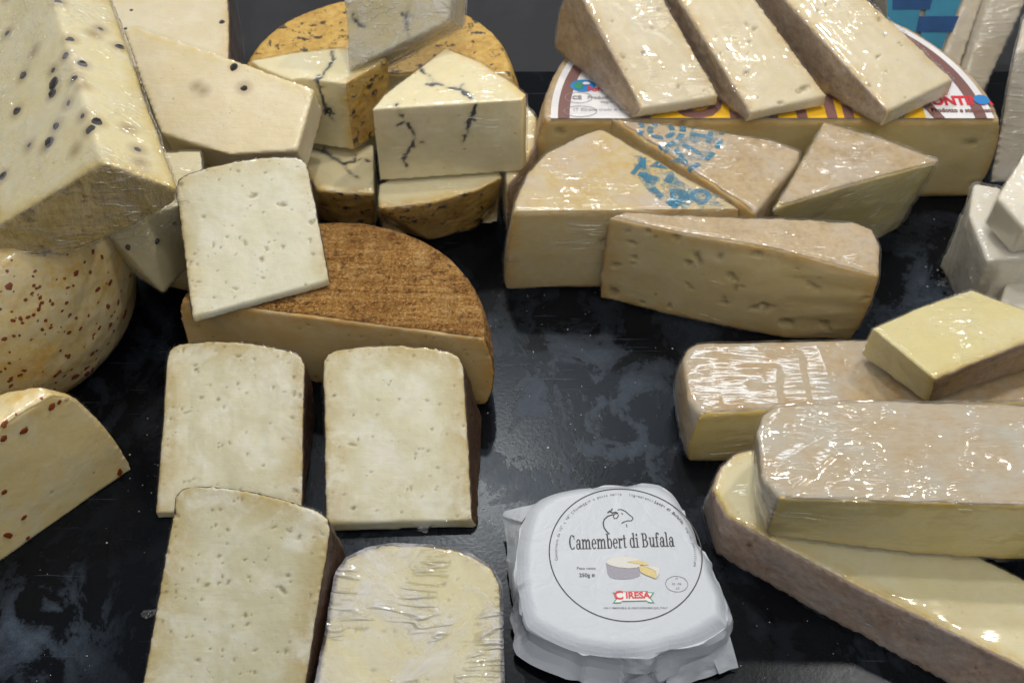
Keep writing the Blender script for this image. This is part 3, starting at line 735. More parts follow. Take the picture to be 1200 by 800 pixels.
bS = [at_z(p, 0) for p in tS]; bS[5] = P(376, 258, 0); bS[4] = P(408, 268, 0); bS[3] = P(440, 264, 0)
vS = [zl(L, 330, 150, 6.667) for L in ([(260, 150), (340, 200), (400, 235), (490, 275), (505, 320), (545, 350), (600, 380)], [(500, 275), (560, 260), (640, 250), (690, 260)])]
build('cheese_wedge', 'low veined wedge peeking out behind the tilted whitest wedge', prism(tS, 0, ['cut', 'cut', 'cut', 'rind', 'rind', 'rind'], 'cut', 'cut', bS), 0.0016, M['ash'], M['r_ash'], M['f_b'], group=GA, veins=vS, film_amp=.0012)
tT = [P(590, 160, .057), P(590, 128, .057), P(618, 124, .057), P(629, 138, .057), P(627, 168, .057), P(610, 200, .057), P(594, 216, .057)]
build('cheese_wedge', 'cream veined piece in dark film at the right end of the ash-veined pile', prism(tT, 0, ['cut', 'cut', 'cut', 'rind', 'rind', 'rind', 'cut'], 'cut', 'cut', bulge=.004), 0.0019, M['ash'], M['r_goldbrown'], M['f_dark'], group=GA, film_amp=.0016)
fP = [PY(409, 82, .760), PY(524, 24, .800), PY(532, -60, .820), PY(402, -60, .785)]
nP = np.array([0.010, 0.050, -0.042])
build('cheese_wedge', 'whitish veined wedge in cloudy film perched on top of the golden half wheel', loft([fP, [p + nP for p in fP]], ['cut'] * 4, 'cut', 'cut'), 0.0018, M['ash'], None, M['f_cloud'], group=GA, veins=[zl(L, 270, 0, 2.9625) for L in ([(395, 70), (425, 65), (445, 85), (460, 95)], [(620, 20), (615, 60), (610, 100), (615, 130)], [(420, 70), (430, 50)])], film_amp=.0014)

# ------------------------------------------------------------------ labelled half wheel, top right
aU, bU = P(630, 141, .08), P(1180, 141, .08); cU = (aU + bU) / 2; rU = (bU - aU)[0] / 2
U, BVU, orgU = build('half_cheese_wheel', 'large labelled half wheel carrying three leaning wedges', wheel(cU, rU - .001, 0.0, 0.080, 0, 180, 56, 0.003, inset=0.004), 0.0028, M['fontina'], M['r_fontina'], M['f_clear'], pits=14, pit_r=(.002, .004), film_amp=.0004)
def on_top(root, org, geo, zt, mat, nm, lift):
    V, F = geo
    return mesh_obj(nm, [np.array([v[0], v[1], zt + lift]) - org for v in V], F, mat, root, smooth=False)
M['label_white'] = mk_plain('printed_label_white', (0.74, 0.73, 0.75), 0.4, 0.05)
M['label_brown'] = mk_plain('printed_label_brown', (0.20, 0.10, 0.09), 0.4, 0.1)
M['label_yellow'] = mk_plain('printed_label_yellow', (0.78, 0.46, 0.02), 0.4, 0.05)
M['label_blue'] = mk_plain('printed_label_blue', (0.03, 0.22, 0.55), 0.4, 0.1)
M['label_green'] = mk_plain('printed_label_green', (0.04, 0.28, 0.16), 0.4, 0.1)
M['label_red'] = mk_plain('printed_label_red', (0.62, 0.03, 0.05), 0.4, 0.05)
M['label_grey'] = mk_plain('printed_label_grey', (0.28, 0.27, 0.30), 0.4, 0.05)
zU = 0.0815
c2 = (cU[0], cU[1] + 0.0005)
def disc(c, r, a0=0, a1=360, n=64):
    V = [np.array([c[0], c[1], 0])] + [np.array([c[0] + r * math.cos(math.radians(a0 + (a1 - a0) * i / n)), c[1] + r * math.sin(math.radians(a0 + (a1 - a0) * i / n)), 0]) for i in range(n + 1)]
    return V, [(0, i + 1, i + 2) for i in range(n)]
def oval(px, py, rx, ry, z, n=40):
    c = P(px, py, z); V = [c] + [np.array([c[0] + rx * math.cos(2 * math.pi * i / n), c[1] + ry * math.sin(2 * math.pi * i / n), 0]) for i in range(n)]
    return V, [(0, i + 1, (i + 1) % n + 1) for i in range(n)]
def oval_line(px, py, rx, ry, z, w, n=40):
    c = P(px, py, z); return stroke([(c[0] + rx * math.cos(2 * math.pi * i / n), c[1] + ry * math.sin(2 * math.pi * i / n)) for i in range(n)], w, True)
def put_text(s, px, py, size, z, offset=0.0, sx=1.0, rot=0.0):
    c = P(px, py, z); return moved(text_geo(s, size, offset), c[0], c[1] - size * .3, rot, sx, 1)
on_top(U, orgU, disc(c2, rU - .010, 0, 180), zU, M['label_white'], 'printed_label', 0)
on_top(U, orgU, ring_band(c2, rU - .0245, rU - .0155, 0, 180), zU, M['label_brown'], 'label_ring', .0003)
yb0 = P(760, 138, zU); yb1 = P(1085, 138, zU)
on_top(U, orgU, ([np.array([yb0[0], c2[1], 0]), np.array([yb1[0], c2[1], 0]), np.array([yb1[0], c2[1] + .045, 0]), np.array([yb0[0], c2[1] + .045, 0])], [(0, 1, 2, 3)]), zU, M['label_yellow'], 'label_band', .0003)
gf = moved(text_geo('FONTINA', .062, .0016), P(925, 138, zU)[0], c2[1] + .0012, 0, 0.86, 1)
on_top(U, orgU, gf, zU, M['label_brown'], 'label_lettering', .0006)
on_top(U, orgU, merge(oval(683, 101, .0098, .0075, zU)), zU, M['label_blue'], 'label_emblem', .0005)
on_top(U, orgU, merge(oval(678, 101, .0035, .0045, zU)), zU, M['label_green'], 'label_emblem_leaf', .0008)
on_top(U, orgU, merge(oval(687, 99, .0030, .0018, zU)), zU, M['label_white'], 'label_emblem_mark', .0011)
on_top(U, orgU, merge(oval_line(678, 115, .0105, .0065, zU, .0005), oval_line(680, 131, .0125, .0065, zU, .0005), put_text('CE', 676, 115, .006, zU, .0002), put_text('IT 02', 680, 129, .005, zU), put_text('Prodotto e', 706, 115, .0052, zU, .0001)), zU, M['label_grey'], 'label_marks', .0006)
on_top(U, orgU, put_text('stagionato', 716, 120, .0040, zU), zU, M['label_grey'], 'label_text_line', .0006)
on_top(U, orgU, put_text('latte crudo di vacca', 714, 129, .0042, zU), zU, M['label_grey'], 'label_text_line', .0006)
on_top(U, orgU, put_text('Formaggio', 712, 105, .0075, zU, .0003), zU, M['label_red'], 'label_red_print', .0006)
on_top(U, orgU, put_text('FONTINA', 1122, 119, .0150, zU, .0006, 0.8), zU, M['label_red'], 'label_red_print', .0006)
on_top(U, orgU, put_text('Prodotto e stagionato', 1128, 130, .0068, zU, .0002, .8), zU, M['label_brown'], 'label_small_print', .0006)
on_top(U, orgU, oval(1150, 118, .0060, .0060, zU), zU, M['label_blue'], 'label_emblem', .0009)

GV = 'wedges leaning on the labelled half wheel'
def lean(label, NL, NR, FR, FL, flare, film, zf=.150, zn=.094, **kw):
    base = wedge(P(*NL, zn), P(*NR, zn), P(*FR, zf), P(*FL, zf), .0845, .0845, flareL=flare, rnd=.008, flare_near=0.5)
    return build('cheese_wedge', label, base, 0.0016, M['fontina_pale'], M['r_side'], M[film], group=GV, pits=12, pit_up=True, pit_r=(.0008, .0016), film_amp=.001, **kw)
lean('creamy wedge on the labelled wheel, leftmost, with brown side in loose film', (753, 127), (843, 112), (762, -30), (668, -30), .012, 'f_b')
lean('creamy wedge on the labelled wheel, middle one of three', (880, 132), (968, 112), (862, -32), (776, -34), .004, 'f_a')
lean('creamy wedge on the labelled wheel, rightmost, in sparkling film', (1041, 130), (1117, 93), (985, -30), (890, -34), .004, 'f_c', zn=.100)

# ------------------------------------------------------------------ stamped wedges and neighbours
GY = 'tan rind wedges in front of the labelled half wheel'
tY = [P(602, 249, .08), P(606, 232, .08), P(618, 206, .08), P(640, 180, .08), P(668, 165, .08), P(705, 150, .08), P(868, 246, .08)]
bY = [at_z(p, 0) for p in tY]; bY[0] = P(593, 338, 0); bY[1] = P(590, 318, 0)
Y, BVY, orgY = build('cheese_wedge', 'yellow-rinded wedge with blue stamp, left of the two stamped wedges', prism(tY, 0, ['rind'] * 5 + ['cut', 'cut'], 'rind', 'rind', bY, bulge=.002), 0.0017, M['fontina'], M['r_fontina_stamp'], M['f_b'], group=GY, pits=12, pit_r=(.001, .003))
zZ = .083
tZ = [P(716, 138, zZ), P(800, 147, zZ), P(900, 163, zZ), P(937, 177, zZ), P(934, 190, zZ), P(884, 250, zZ)]
Z, BVZ, orgZ = build('cheese_wedge', 'stamped wedge with bright blue letters, right of the pair', prism(tZ, 0, ['cut', 'cut', 'rind', 'rind', 'rind', 'cut'], 'rind', 'rind'), 0.0017, M['fontina'], M['r_fontina'], M['f_b'], group=GY)
tA = [P(714, 255, .084), P(735, 249, .084), P(820, 253, .084), P(1000, 260, .084), P(1022, 268, .084), P(1030, 288, .084), P(1029, 324, .084), P(908, 292, .084), P(800, 274, .084)]
bA = [P(704, 348, 0), at_z(tA[1], 0), at_z(tA[2], 0), at_z(tA[3], 0), at_z(tA[4], 0, -.005), at_z(tA[5], 0, -.012), P(998, 398, 0), P(915, 396, 0), P(785, 369, 0)]
build('cheese_wedge', 'long tan wedge with holes in its cut face, front of the stamped wedges', prism(tA, 0, ['rind'] * 6 + ['cut', 'cut', 'cut'], 'rind', 'rind', bA, bulge=.0025), 0.0017, M['fontina'], M['r_fontina'], M['f_a'], group=GY, pits=34, pit_r=(.0012, .003))
tW = [P(966, 143, .083), P(1040, 164, .083), P(1100, 185, .083), P(1098, 191, .083), P(1000, 216, .083), P(906, 245, .083)]
bW = [at_z(tW[0], 0), at_z(tW[1], 0), P(1060, 238, 0), P(1052, 268, 0), P(1030, 280, 0), P(912, 300, 0)]
build('cheese_wedge', 'triangular pinkish-tan wedge with gathered film on its front side, right of the stamped pair', prism(tW, 0, ['cut', 'cut', 'rind', 'cut', 'cut', 'cut'], 'rind', 'rind', bW), 0.0017, M['gold_piece'], M['r_fontina'], M['f_dark'], group=GY, film_amp=.0016)

# blue stamps, printed on the rinds
M['ink_blue'] = mk_ink('blue_stamp_ink', (0.0, 0.165, 0.29), 0.40)
M['ink_smear'] = mk_ink('blue_ink_bleed', (0.0, 0.20, 0.33), 0.50, 0.55, 0.0, 0.62)
def inside(p, poly):
    c = False; n = len(poly)
    for i in range(n):
        a, b = poly[i], poly[(i + 1) % n]
        if (a[1] > p[1]) != (b[1] > p[1]) and p[0] < (b[0] - a[0]) * (p[1] - a[1]) / (b[1] - a[1]) + a[0]: c = not c
    return c
def stamp(root, BV, org, geo, poly, nm='ink_stamp', lift=.0010, mat='ink_blue'):
    V, F = geo; V = list(V); FF = []
    for f in F:
        if inside(sum(V[i] for i in f) / len(f), poly) and sum(inside(V[i], poly) for i in f) >= len(f) - 1: FF.append(f)
    out = []
    for v in V:
        h = BV.ray_cast(Vector((v[0], v[1], .3)), Vector((0, 0, -1)))
        out.append(np.array([v[0], v[1], (h[0].z if h[0] is not None else .08) + lift]) - org)
    used = sorted(set(i for f in FF for i in f)); mp = {u: k for k, u in enumerate(used)}
    return mesh_obj(nm, [out[u] for u in used], [tuple(mp[i] for i in f) for f in FF], M[mat], root, smooth=False)
def dashes(c, r, w, a0, a1, n, duty=.62):
    g = []
    for i in range(n):
        s = a0 + (a1 - a0) * i / n; g.append(ring_band(c, r - w / 2, r + w / 2, s, s + (a1 - a0) / n * duty, 4))
    return merge(*g)
cz = P(762, 150, zZ)
gz = merge(dashes(cz, .0245, .0050, -95, 70, 6, .78), moved(arc_text('FONTINA', .0215, .0315, -16, adv=.66, offset=.0010), cz[0], cz[1]), dashes(cz, .0535, .0042, -80, 60, 8, .62), dashes((cz[0] + .008, cz[1] - .004), .0085, .0045, 0, 360, 5, .8), dashes((cz[0] - .018, cz[1]), .012, .004, 0, 360, 7))
gz_small = []
for v_f in [gz]:
    stamp(Z, BVZ, orgZ, v_f, [p for p in tZ])
cy = P(812, 203, .08)
tri = ([np.array([*P(760, 196, .08)[:2], 0]), np.array([*P(770, 189, .08)[:2], 0]), np.array([*P(783, 199, .08)[:2], 0])], [(0, 1, 2)])
gy = merge(tri, stroke([P(741, 205, .08), P(752, 191, .08), P(768, 183, .08)], .0035), stroke([P(748, 204, .08), P(770, 211, .08)], .005), stroke([P(782, 214, .08), P(787, 206, .08), P(803, 200, .08)], .006), stroke([P(775, 188, .08), P(790, 194, .08)], .005),
           stroke([P(815, 209, .08), P(830, 218, .08)], .006), stroke([P(786, 243, .08), P(800, 233, .08), P(796, 226, .08)], .005), moved(text_geo('DOP', .019, .0012), *P(818, 238, .08)[:2]))
gy = merge(gy, moved(dashes((0, 0), .052, .0045, 150, 300, 8, .7), *P(836, 196, .08)[:2]))
stamp(Y, BVY, orgY, gy, tY)
def bands(c, r0, r1, a0, a1, nr=6, na=26): return merge(*[ring_band(c, r0 + (r1 - r0) * k / nr, r0 + (r1 - r0) * (k + 1) / nr, a0, a1, na) for k in range(nr)])
stamp(Z, BVZ, orgZ, bands(cz, .027, .051, -85, 60), tZ, 'ink_bleed', .0007, 'ink_smear')
stamp(Y, BVY, orgY, bands(P(840, 190, .08), .022, .062, 150, 300), tY, 'ink_bleed', .0007, 'ink_smear')

# ------------------------------------------------------------------ right-hand slabs
tG = [P(800, 420, .05), P(806, 408, .05), P(818, 402, .05), P(1011, 398, .05), P(1290, 399, .05), P(1290, 470, .05), P(1000, 476, .05), P(822, 486, .05), P(808, 470, .05)]
bG = [at_z(p, 0) for p in tG]; bG[7] = P(806, 541, 0); bG[8] = P(800, 520, 0); bG[6] = P(1000, 536, 0); bG[5] = P(1290, 530, 0)
build('cheese_slab', 'pinkish taleggio-like slab with yellow cut front under the small yellow piece', prism(tG, 0, ['rind'] * 5 + ['cut', 'cut', 'rind', 'rind'], 'rind', 'rind', bG, bulge=.003), 0.0021, M['taleggio'], M['r_taleggio'], M['f_c'], wav=.0006, film_amp=.0008)
zH = .088
tH = [P(1021, 384, zH), P(1075, 361, zH), P(1139, 338, zH), P(1250, 382, zH), P(1095, 444, zH)]
bH = [P(1008, 416, .054), at_z(tH[1], .054), at_z(tH[2], .054), at_z(tH[3], .054), P(1087, 472, .054)]
build('cheese_piece', 'small yellow block with brown rind lying on the pinkish slab', prism(tH, .054, ['cut', 'cut', 'cut', 'rind', 'cut'], 'cut', 'cut', bH), 0.0015, M['gold_piece'], M['r_goldbrown'], M['f_b'], film_amp=.0009)
zJ = .043
tJ = [P(836, 572, zJ), P(846, 545, zJ), P(862, 531, zJ), P(882, 526, zJ), P(905, 532, zJ), P(1290, 720, zJ), P(1290, 832, zJ), P(1200, 780, zJ), P(1006, 685, zJ), P(897, 628, zJ), P(852, 603, zJ)]
bJ = [at_z(p, 0) for p in tJ]; bJ[0] = P(822, 596, 0); bJ[10] = P(838, 648, 0); bJ[9] = P(880, 673, 0); bJ[8] = P(985, 731, 0); bJ[7] = P(1190, 842, 0); bJ[6] = P(1290, 900, 0)
build('cheese_slab', 'long pale slab running to the lower right corner, mottled pinkish-grey rind side', prism(tJ, 0, ['rind'] * 4 + ['cut'] + ['cut'] + ['rind'] * 5, 'cut', 'rind', bJ), 0.0020, M['slab_pale'], M['r_pinkgrey'], M['f_a'], film_amp=.0006, wav=.0010)
zI, zI0 = .102, .0455
tI = [P(888, 505, zI), P(895, 486, zI), P(909, 476, zI), P(1007, 470, zI), P(1290, 477, zI), P(1290, 595, zI), P(1060, 589, zI), P(914, 584, zI), P(893, 560, zI)]
bI = [P(884, 540, zI0), P(890, 530, zI0), at_z(tI[2], zI0), at_z(tI[3], zI0), at_z(tI[4], zI0), P(1290, 662, zI0), P(1060, 648, zI0), P(900, 627, zI0), P(888, 590, zI0)]
build('cheese_slab', 'large shiny film-wrapped slab lying across the long pale slab', prism(tI, zI0, ['rind'] * 4 + ['cut', 'cut', 'cut', 'rind', 'rind'], 'rind', 'rind', bI, bulge=.001), 0.0018, M['taleggio'], M['r_greybeige'], M['f_b'], wav=.0006, film_amp=.0012)

# ------------------------------------------------------------------ white cheeses at the right edge
GR = 'white salted cheeses at the right edge'
t1 = [P(1141, 214, .085), P(1172, 220, .085), P(1260, 300, .085), P(1176, 303, .085), P(1157, 306, .085), P(1136, 252, .085)]
b1_ = [at_z(p, 0, -.004) for p in t1]; b1_[5] = P(1112, 330, 0); b1_[4] = P(1130, 375, 0)
build('white_cheese', 'white crumbly block in loose film, left one at the right edge', prism(t1, 0, ['cut'] * 6, 'cut', 'cut', b1_), 0.0020, M['ricotta'], None, M['f_dark'], group=GR, film_amp=.003, flap=.014, smooth=2)
t2 = [P(1203, 172, .135), P(1168, 232, .125), P(1200, 268, .118), P(1290, 250, .125), P(1290, 150, .14)]
build('white_cheese', 'white wedge in dull film, topmost at the right edge', prism(t2, .089, ['cut'] * 5, 'cut', 'cut', [p + np.array([.004, .01, -.034]) for p in t2]), 0.0022, M['ricotta'], None, M['f_a'], group=GR, film_amp=.0015, smooth=2)
t3 = [P(1184, 296, .078), P(1290, 270, .078), P(1290, 330, .078), P(1168, 345, .066)]
t3 = [P(1184, 318, .060), P(1290, 300, .060), P(1290, 380, .060), P(1190, 372, .060), P(1172, 352, .060)]
build('white_cheese', 'white block lowest at the right edge, behind the small yellow piece', prism(t3, 0, ['cut'] * 5, 'cut', 'cut'), 0.0022, M['ricotta'], None, M['f_a'], group=GR, film_amp=.0015, smooth=2)

# ------------------------------------------------------------------ packs standing at the top right corner
GP = 'wrapped packs standing in the top right corner'
M['pack'] = mk_paste('pale_pack_paste', (0.60, 0.54, 0.42), (0.55, 0.47, 0.33), .008, None, .5)
def pack(label, front, depth, paste='pack', film='f_cloud', zdrop=None):
    f = [np.array(p, float) for p in front]; d = np.array(depth)
    return build('cheese_pack', label, loft([f, [p + d for p in f]], ['cut'] * 4, 'cut', 'cut'), 0.0024, M[paste], None, M[film], group=GP, film_amp=.0016)
def lp(pxa, pya, za): return P(pxa, pya, za)
pb = [lp(1040, 92, .02), lp(1092, 92, .02), lp(1150, -40, .10), lp(1040, -40, .10)]
K1, BVK, orgK = pack('pack with blue printed wrapper at the top right corner', pb, (.0, .05, -.02), film='f_a')
pack('plain pale pack right beside the blue printed pack', [lp(1094, 98, .02), lp(1118, 98, .02), lp(1166, -40, .10), lp(1142, -40, .10)], (.0, .05, -.02), film='f_a')
pack('plain pale pack, second to the right of the blue printed pack', [lp(1122, 112, .02), lp(1152, 112, .02), lp(1222, -40, .105), lp(1172, -40, .105)], (.0, .05, -.02), film='f_dark')
pack('dull wrapped pack leaning at the right edge beside the labelled half wheel', [lp(1160, 214, .0), lp(1215, 214, .0), lp(1250, 40, .10), lp(1190, 60, .10)], (.02, .05, .0), film='f_dark')
# wrapper print on the pack: follows its front face
def face_quad(fr, u0, u1, v0, v1, nrm, lift, z=None):
    f = [np.array(p) for p in fr]
    def at(u, v): return (f[0] * (1 - u) + f[1] * u) * (1 - v) + (f[3] * (1 - u) + f[2] * u) * v + nrm * lift
    return [at(u0, v0), at(u1, v0), at(u1, v1), at(u0, v1)]
nk = np.cross(pb[1] - pb[0], pb[3] - pb[0]); nk /= np.linalg.norm(nk)
M['wrap_blue'] = mk_plain('wrapper_blue', (0.06, 0.30, 0.48), 0.3, 0.5, 40)
M['wrap_navy'] = mk_plain('wrapper_navy', (0.03, 0.10, 0.28), 0.3, 0.5, 80)
for u0, u1 in ((-.02, .42), (.50, .92)):
    mesh_obj('blue_stripe', [p - orgK for p in face_quad(pb, u0, u1, 0.02, 0.98, nk, .0035)], [(0, 1, 2, 3)], M['wrap_blue'], K1, False)
for v0, v1, u0, u1 in ((.62, .78, .05, .55), (.42, .56, .42, .98)):
    mesh_obj('name_panel', [p - orgK for p in face_quad(pb, u0, u1, v0, v1, nk, .0039)], [(0, 1, 2, 3)], M['wrap_navy'], K1, False)

# ------------------------------------------------------------------ soft cheese wrapped in white printed paper
def paper_mat():
    t = NT('white_wrapping_paper'); v = t.coords()
    c = t.mix(t.math('MULTIPLY', t.noise(v, 40, 5), 0.25), (0.51, 0.55, 0.61), (0.43, 0.475, 0.54))
    vo = t.n('TexVoronoi'); vo.feature = 'DISTANCE_TO_EDGE'; vo.inputs['Scale'].default_value = 32; t.l(v, vo.inputs['Vector'])
    cr = t.ramp(vo.outputs['Distance'], [(0.0, 0), (0.05, 1)])
    h = t.math('ADD', t.math('MULTIPLY', t.noise(v, 30, 6, 0.6, 0.8), 1.0), t.math('MULTIPLY', cr, 0.06))
    t.pbr(c, 0.38, t.bump(h, 0.30, 0.004), 0.10, (1, 1, 1), 0.002, spec=0.4)
    return t.m
M['paper'] = paper_mat()
M['ink'] = mk_plain('black_print', (0.025, 0.025, 0.03), 0.5, 0.1)
M['ink_grey'] = mk_plain('grey_print', (0.13, 0.13, 0.15), 0.5, 0.1)
ZT = 0.036
CC = P(735, 650, ZT)
out_px = [(618, 600), (640, 583), (690, 573), (735, 569), (772, 568), (786, 578), (800, 600), (818, 638), (838, 678), (853, 712), (852, 735), (826, 752), (786, 763), (740, 772), (696, 770), (650, 757), (616, 738), (608, 705), (604, 665), (607, 630)]
poly = [P(a, b, 0.030) for a, b in out_px]
pol = sorted([(math.atan2(p[1] - CC[1], p[0] - CC[0]), math.hypot(p[0] - CC[0], p[1] - CC[1])) for p in poly])
pa = np.array([a for a, r in pol]); pr = np.array([r for a, r in pol])
pa3 = np.concatenate([pa - 2 * math.pi, pa, pa + 2 * math.pi]); pr3 = np.concatenate([pr, pr, pr])
def outline(a): return float(np.interp(a, pa3, pr3))
rs = np.random.default_rng(5)
NA, NTOP = 220, 34
kn_a = np.sort(rs.uniform(-math.pi, math.pi, 22)); kn = rs.uniform(-1, 1, (5, 22))
def fold(a, lev):
    l0 = min(int(lev * 3.999), 3); f = lev * 4 - l0
    g = lambda k: float(np.interp(a, np.concatenate([kn_a - 2 * math.pi, kn_a, kn_a + 2 * math.pi]), np.tile(kn[k], 3)))
    return g(l0) * (1 - f) + g(l0 + 1) * f
def top_z(x, y):
    p = np.array([[x, y, 0.0]])
    return ZT + float(vnoise(p, 22, 40)[0]) * 0.0007
rowsN = []
V, F = [], []
prof_s = [(0.998, 0.0305), (1.006, 0.0270), (1.012, 0.0225), (1.018, 0.0180), (1.022, 0.0135), (1.026, 0.0090), (1.028, 0.0045), (1.01, 0.0008)]
for k in range(NTOP):
    q = k / (NTOP - 1)
    for i in range(NA):
        a = -math.pi + 2 * math.pi * i / NA; R = outline(a) * 0.985 * q
        x, y = CC[0] + R * math.cos(a), CC[1] + R * math.sin(a)
        e = max(0, (q - 0.88) / 0.12)
        V.append(np.array([x, y, top_z(x, y) - 0.0050 * e ** 1.6 + (0.0018 * fold(a, 0.0) * e)]))
for j, (m, z) in enumerate(prof_s):
    lev = (j + 1) / len(prof_s)
    for i in range(NA):
        a = -math.pi + 2 * math.pi * i / NA; R = outline(a) * m + 0.0042 * fold(a, lev) * min(1, lev * 2.2) + 0.0016 * fold(a * 2.3 % 6.28 - 3.14, lev)
        V.append(np.array([CC[0] + R * math.cos(a), CC[1] + R * math.sin(a), max(0.0006, z + 0.0022 * fold(a + .7, 1 - lev) * (1 - abs(2 * lev - 1)))]))
NR_ = NTOP + len(prof_s)
for k in range(NR_ - 1):
    for i in range(NA):
        j = (i + 1) % NA; F.append((k * NA + i, k * NA + j, (k + 1) * NA + j, (k + 1) * NA + i))
F.append(tuple((NR_ - 1) * NA + i for i in reversed(range(NA))))
CB = thing('paper_wrapped_cheese', 'round camembert wrapped in white paper with black bull drawing and lettering', 'cheese', (CC[0], CC[1], 0))
ORG = np.array([CC[0], CC[1], 0])
F = [f for f in F]
pw = mesh_obj('paper_wrapper', [v - ORG for v in V], F, M['paper'], CB)
for i_ in range((NTOP - 3) * NA, len(pw.data.polygons)): pw.data.polygons[i_].use_smooth = False
def sheet(nm, quad, n=10, amp=.0012, mat=None, parent=None, org=ORG, thick=.0003, seed=0):
    """thin folded sheet with real thickness between four corners"""
    a, b, c, d_ = [np.array(p, float) for p in quad]; V = []; F = []
    G = []
    for i in range(n + 1):
        for j in range(n + 1):
            u, v = i / n, j / n; G.append((a * (1 - u) + b * u) * (1 - v) + (d_ * (1 - u) + c * u) * v)
    G = np.array(G); nn = np.cross(b - a, d_ - a); nn /= np.linalg.norm(nn)
    dsp = (1 - 2 * np.abs(vnoise(G, 75, seed))) * amp + vnoise(G, 190, seed + 1) * amp * .3
    G = G + nn * dsp[:, None]
    V = [g - org for g in G] + [g - nn * thick - org for g in G]; m = (n + 1) ** 2
    for i in range(n):
        for j in range(n):
            q = (i * (n + 1) + j, (i + 1) * (n + 1) + j, (i + 1) * (n + 1) + j + 1, i * (n + 1) + j + 1)
            F.append(q); F.append(tuple(x + m for x in reversed(q)))
    bd = [i * (n + 1) for i in range(n + 1)] + [n * (n + 1) + j for j in range(1, n + 1)] + [i * (n + 1) + n for i in range(n - 1, -1, -1)] + [j for j in range(n - 1, 0, -1)]
    for x, y in zip(bd, bd[1:] + bd[:1]): F.append((y, x, x + m, y + m))
    return mesh_obj(nm, V, F, mat, parent, smooth=False)
sheet('paper_flap', [P(612, 612, .027), P(630, 588, .029), P(592, 600, .016), P(590, 606, .014)], 8, .001, M['paper'], CB)
sheet('paper_flap', [P(612, 614, .026), P(590, 606, .013), P(598, 690, .006), P(606, 690, .020)], 8, .0012, M['paper'], CB, seed=3)
sheet('paper_flap', [P(853, 735, .024), P(866, 782, .004), P(842, 789, .004), P(830, 757, .020)], 8, .0014, M['paper'], CB, seed=5)
sheet('paper_flap', [P(838, 756, .020), P(846, 788, .003), P(780, 812, .002), P(785, 770, .020)], 10, .0018, M['paper'], CB, seed=8)

def print_on(geo, mat, nm, layer=1, parent=None):
    Vg, Fg = geo
    return mesh_obj(nm, [np.array([v[0], v[1], top_z(v[0], v[1]) + 0.00022 * layer]) - ORG for v in Vg], Fg, mat, parent or CB, smooth=False)
LC = P(733, 647, ZT); LR = 0.0462
print_on(ring_band(LC, LR - .00035, LR + .00035, 0, 360, 140), M['ink'], 'label_circle')

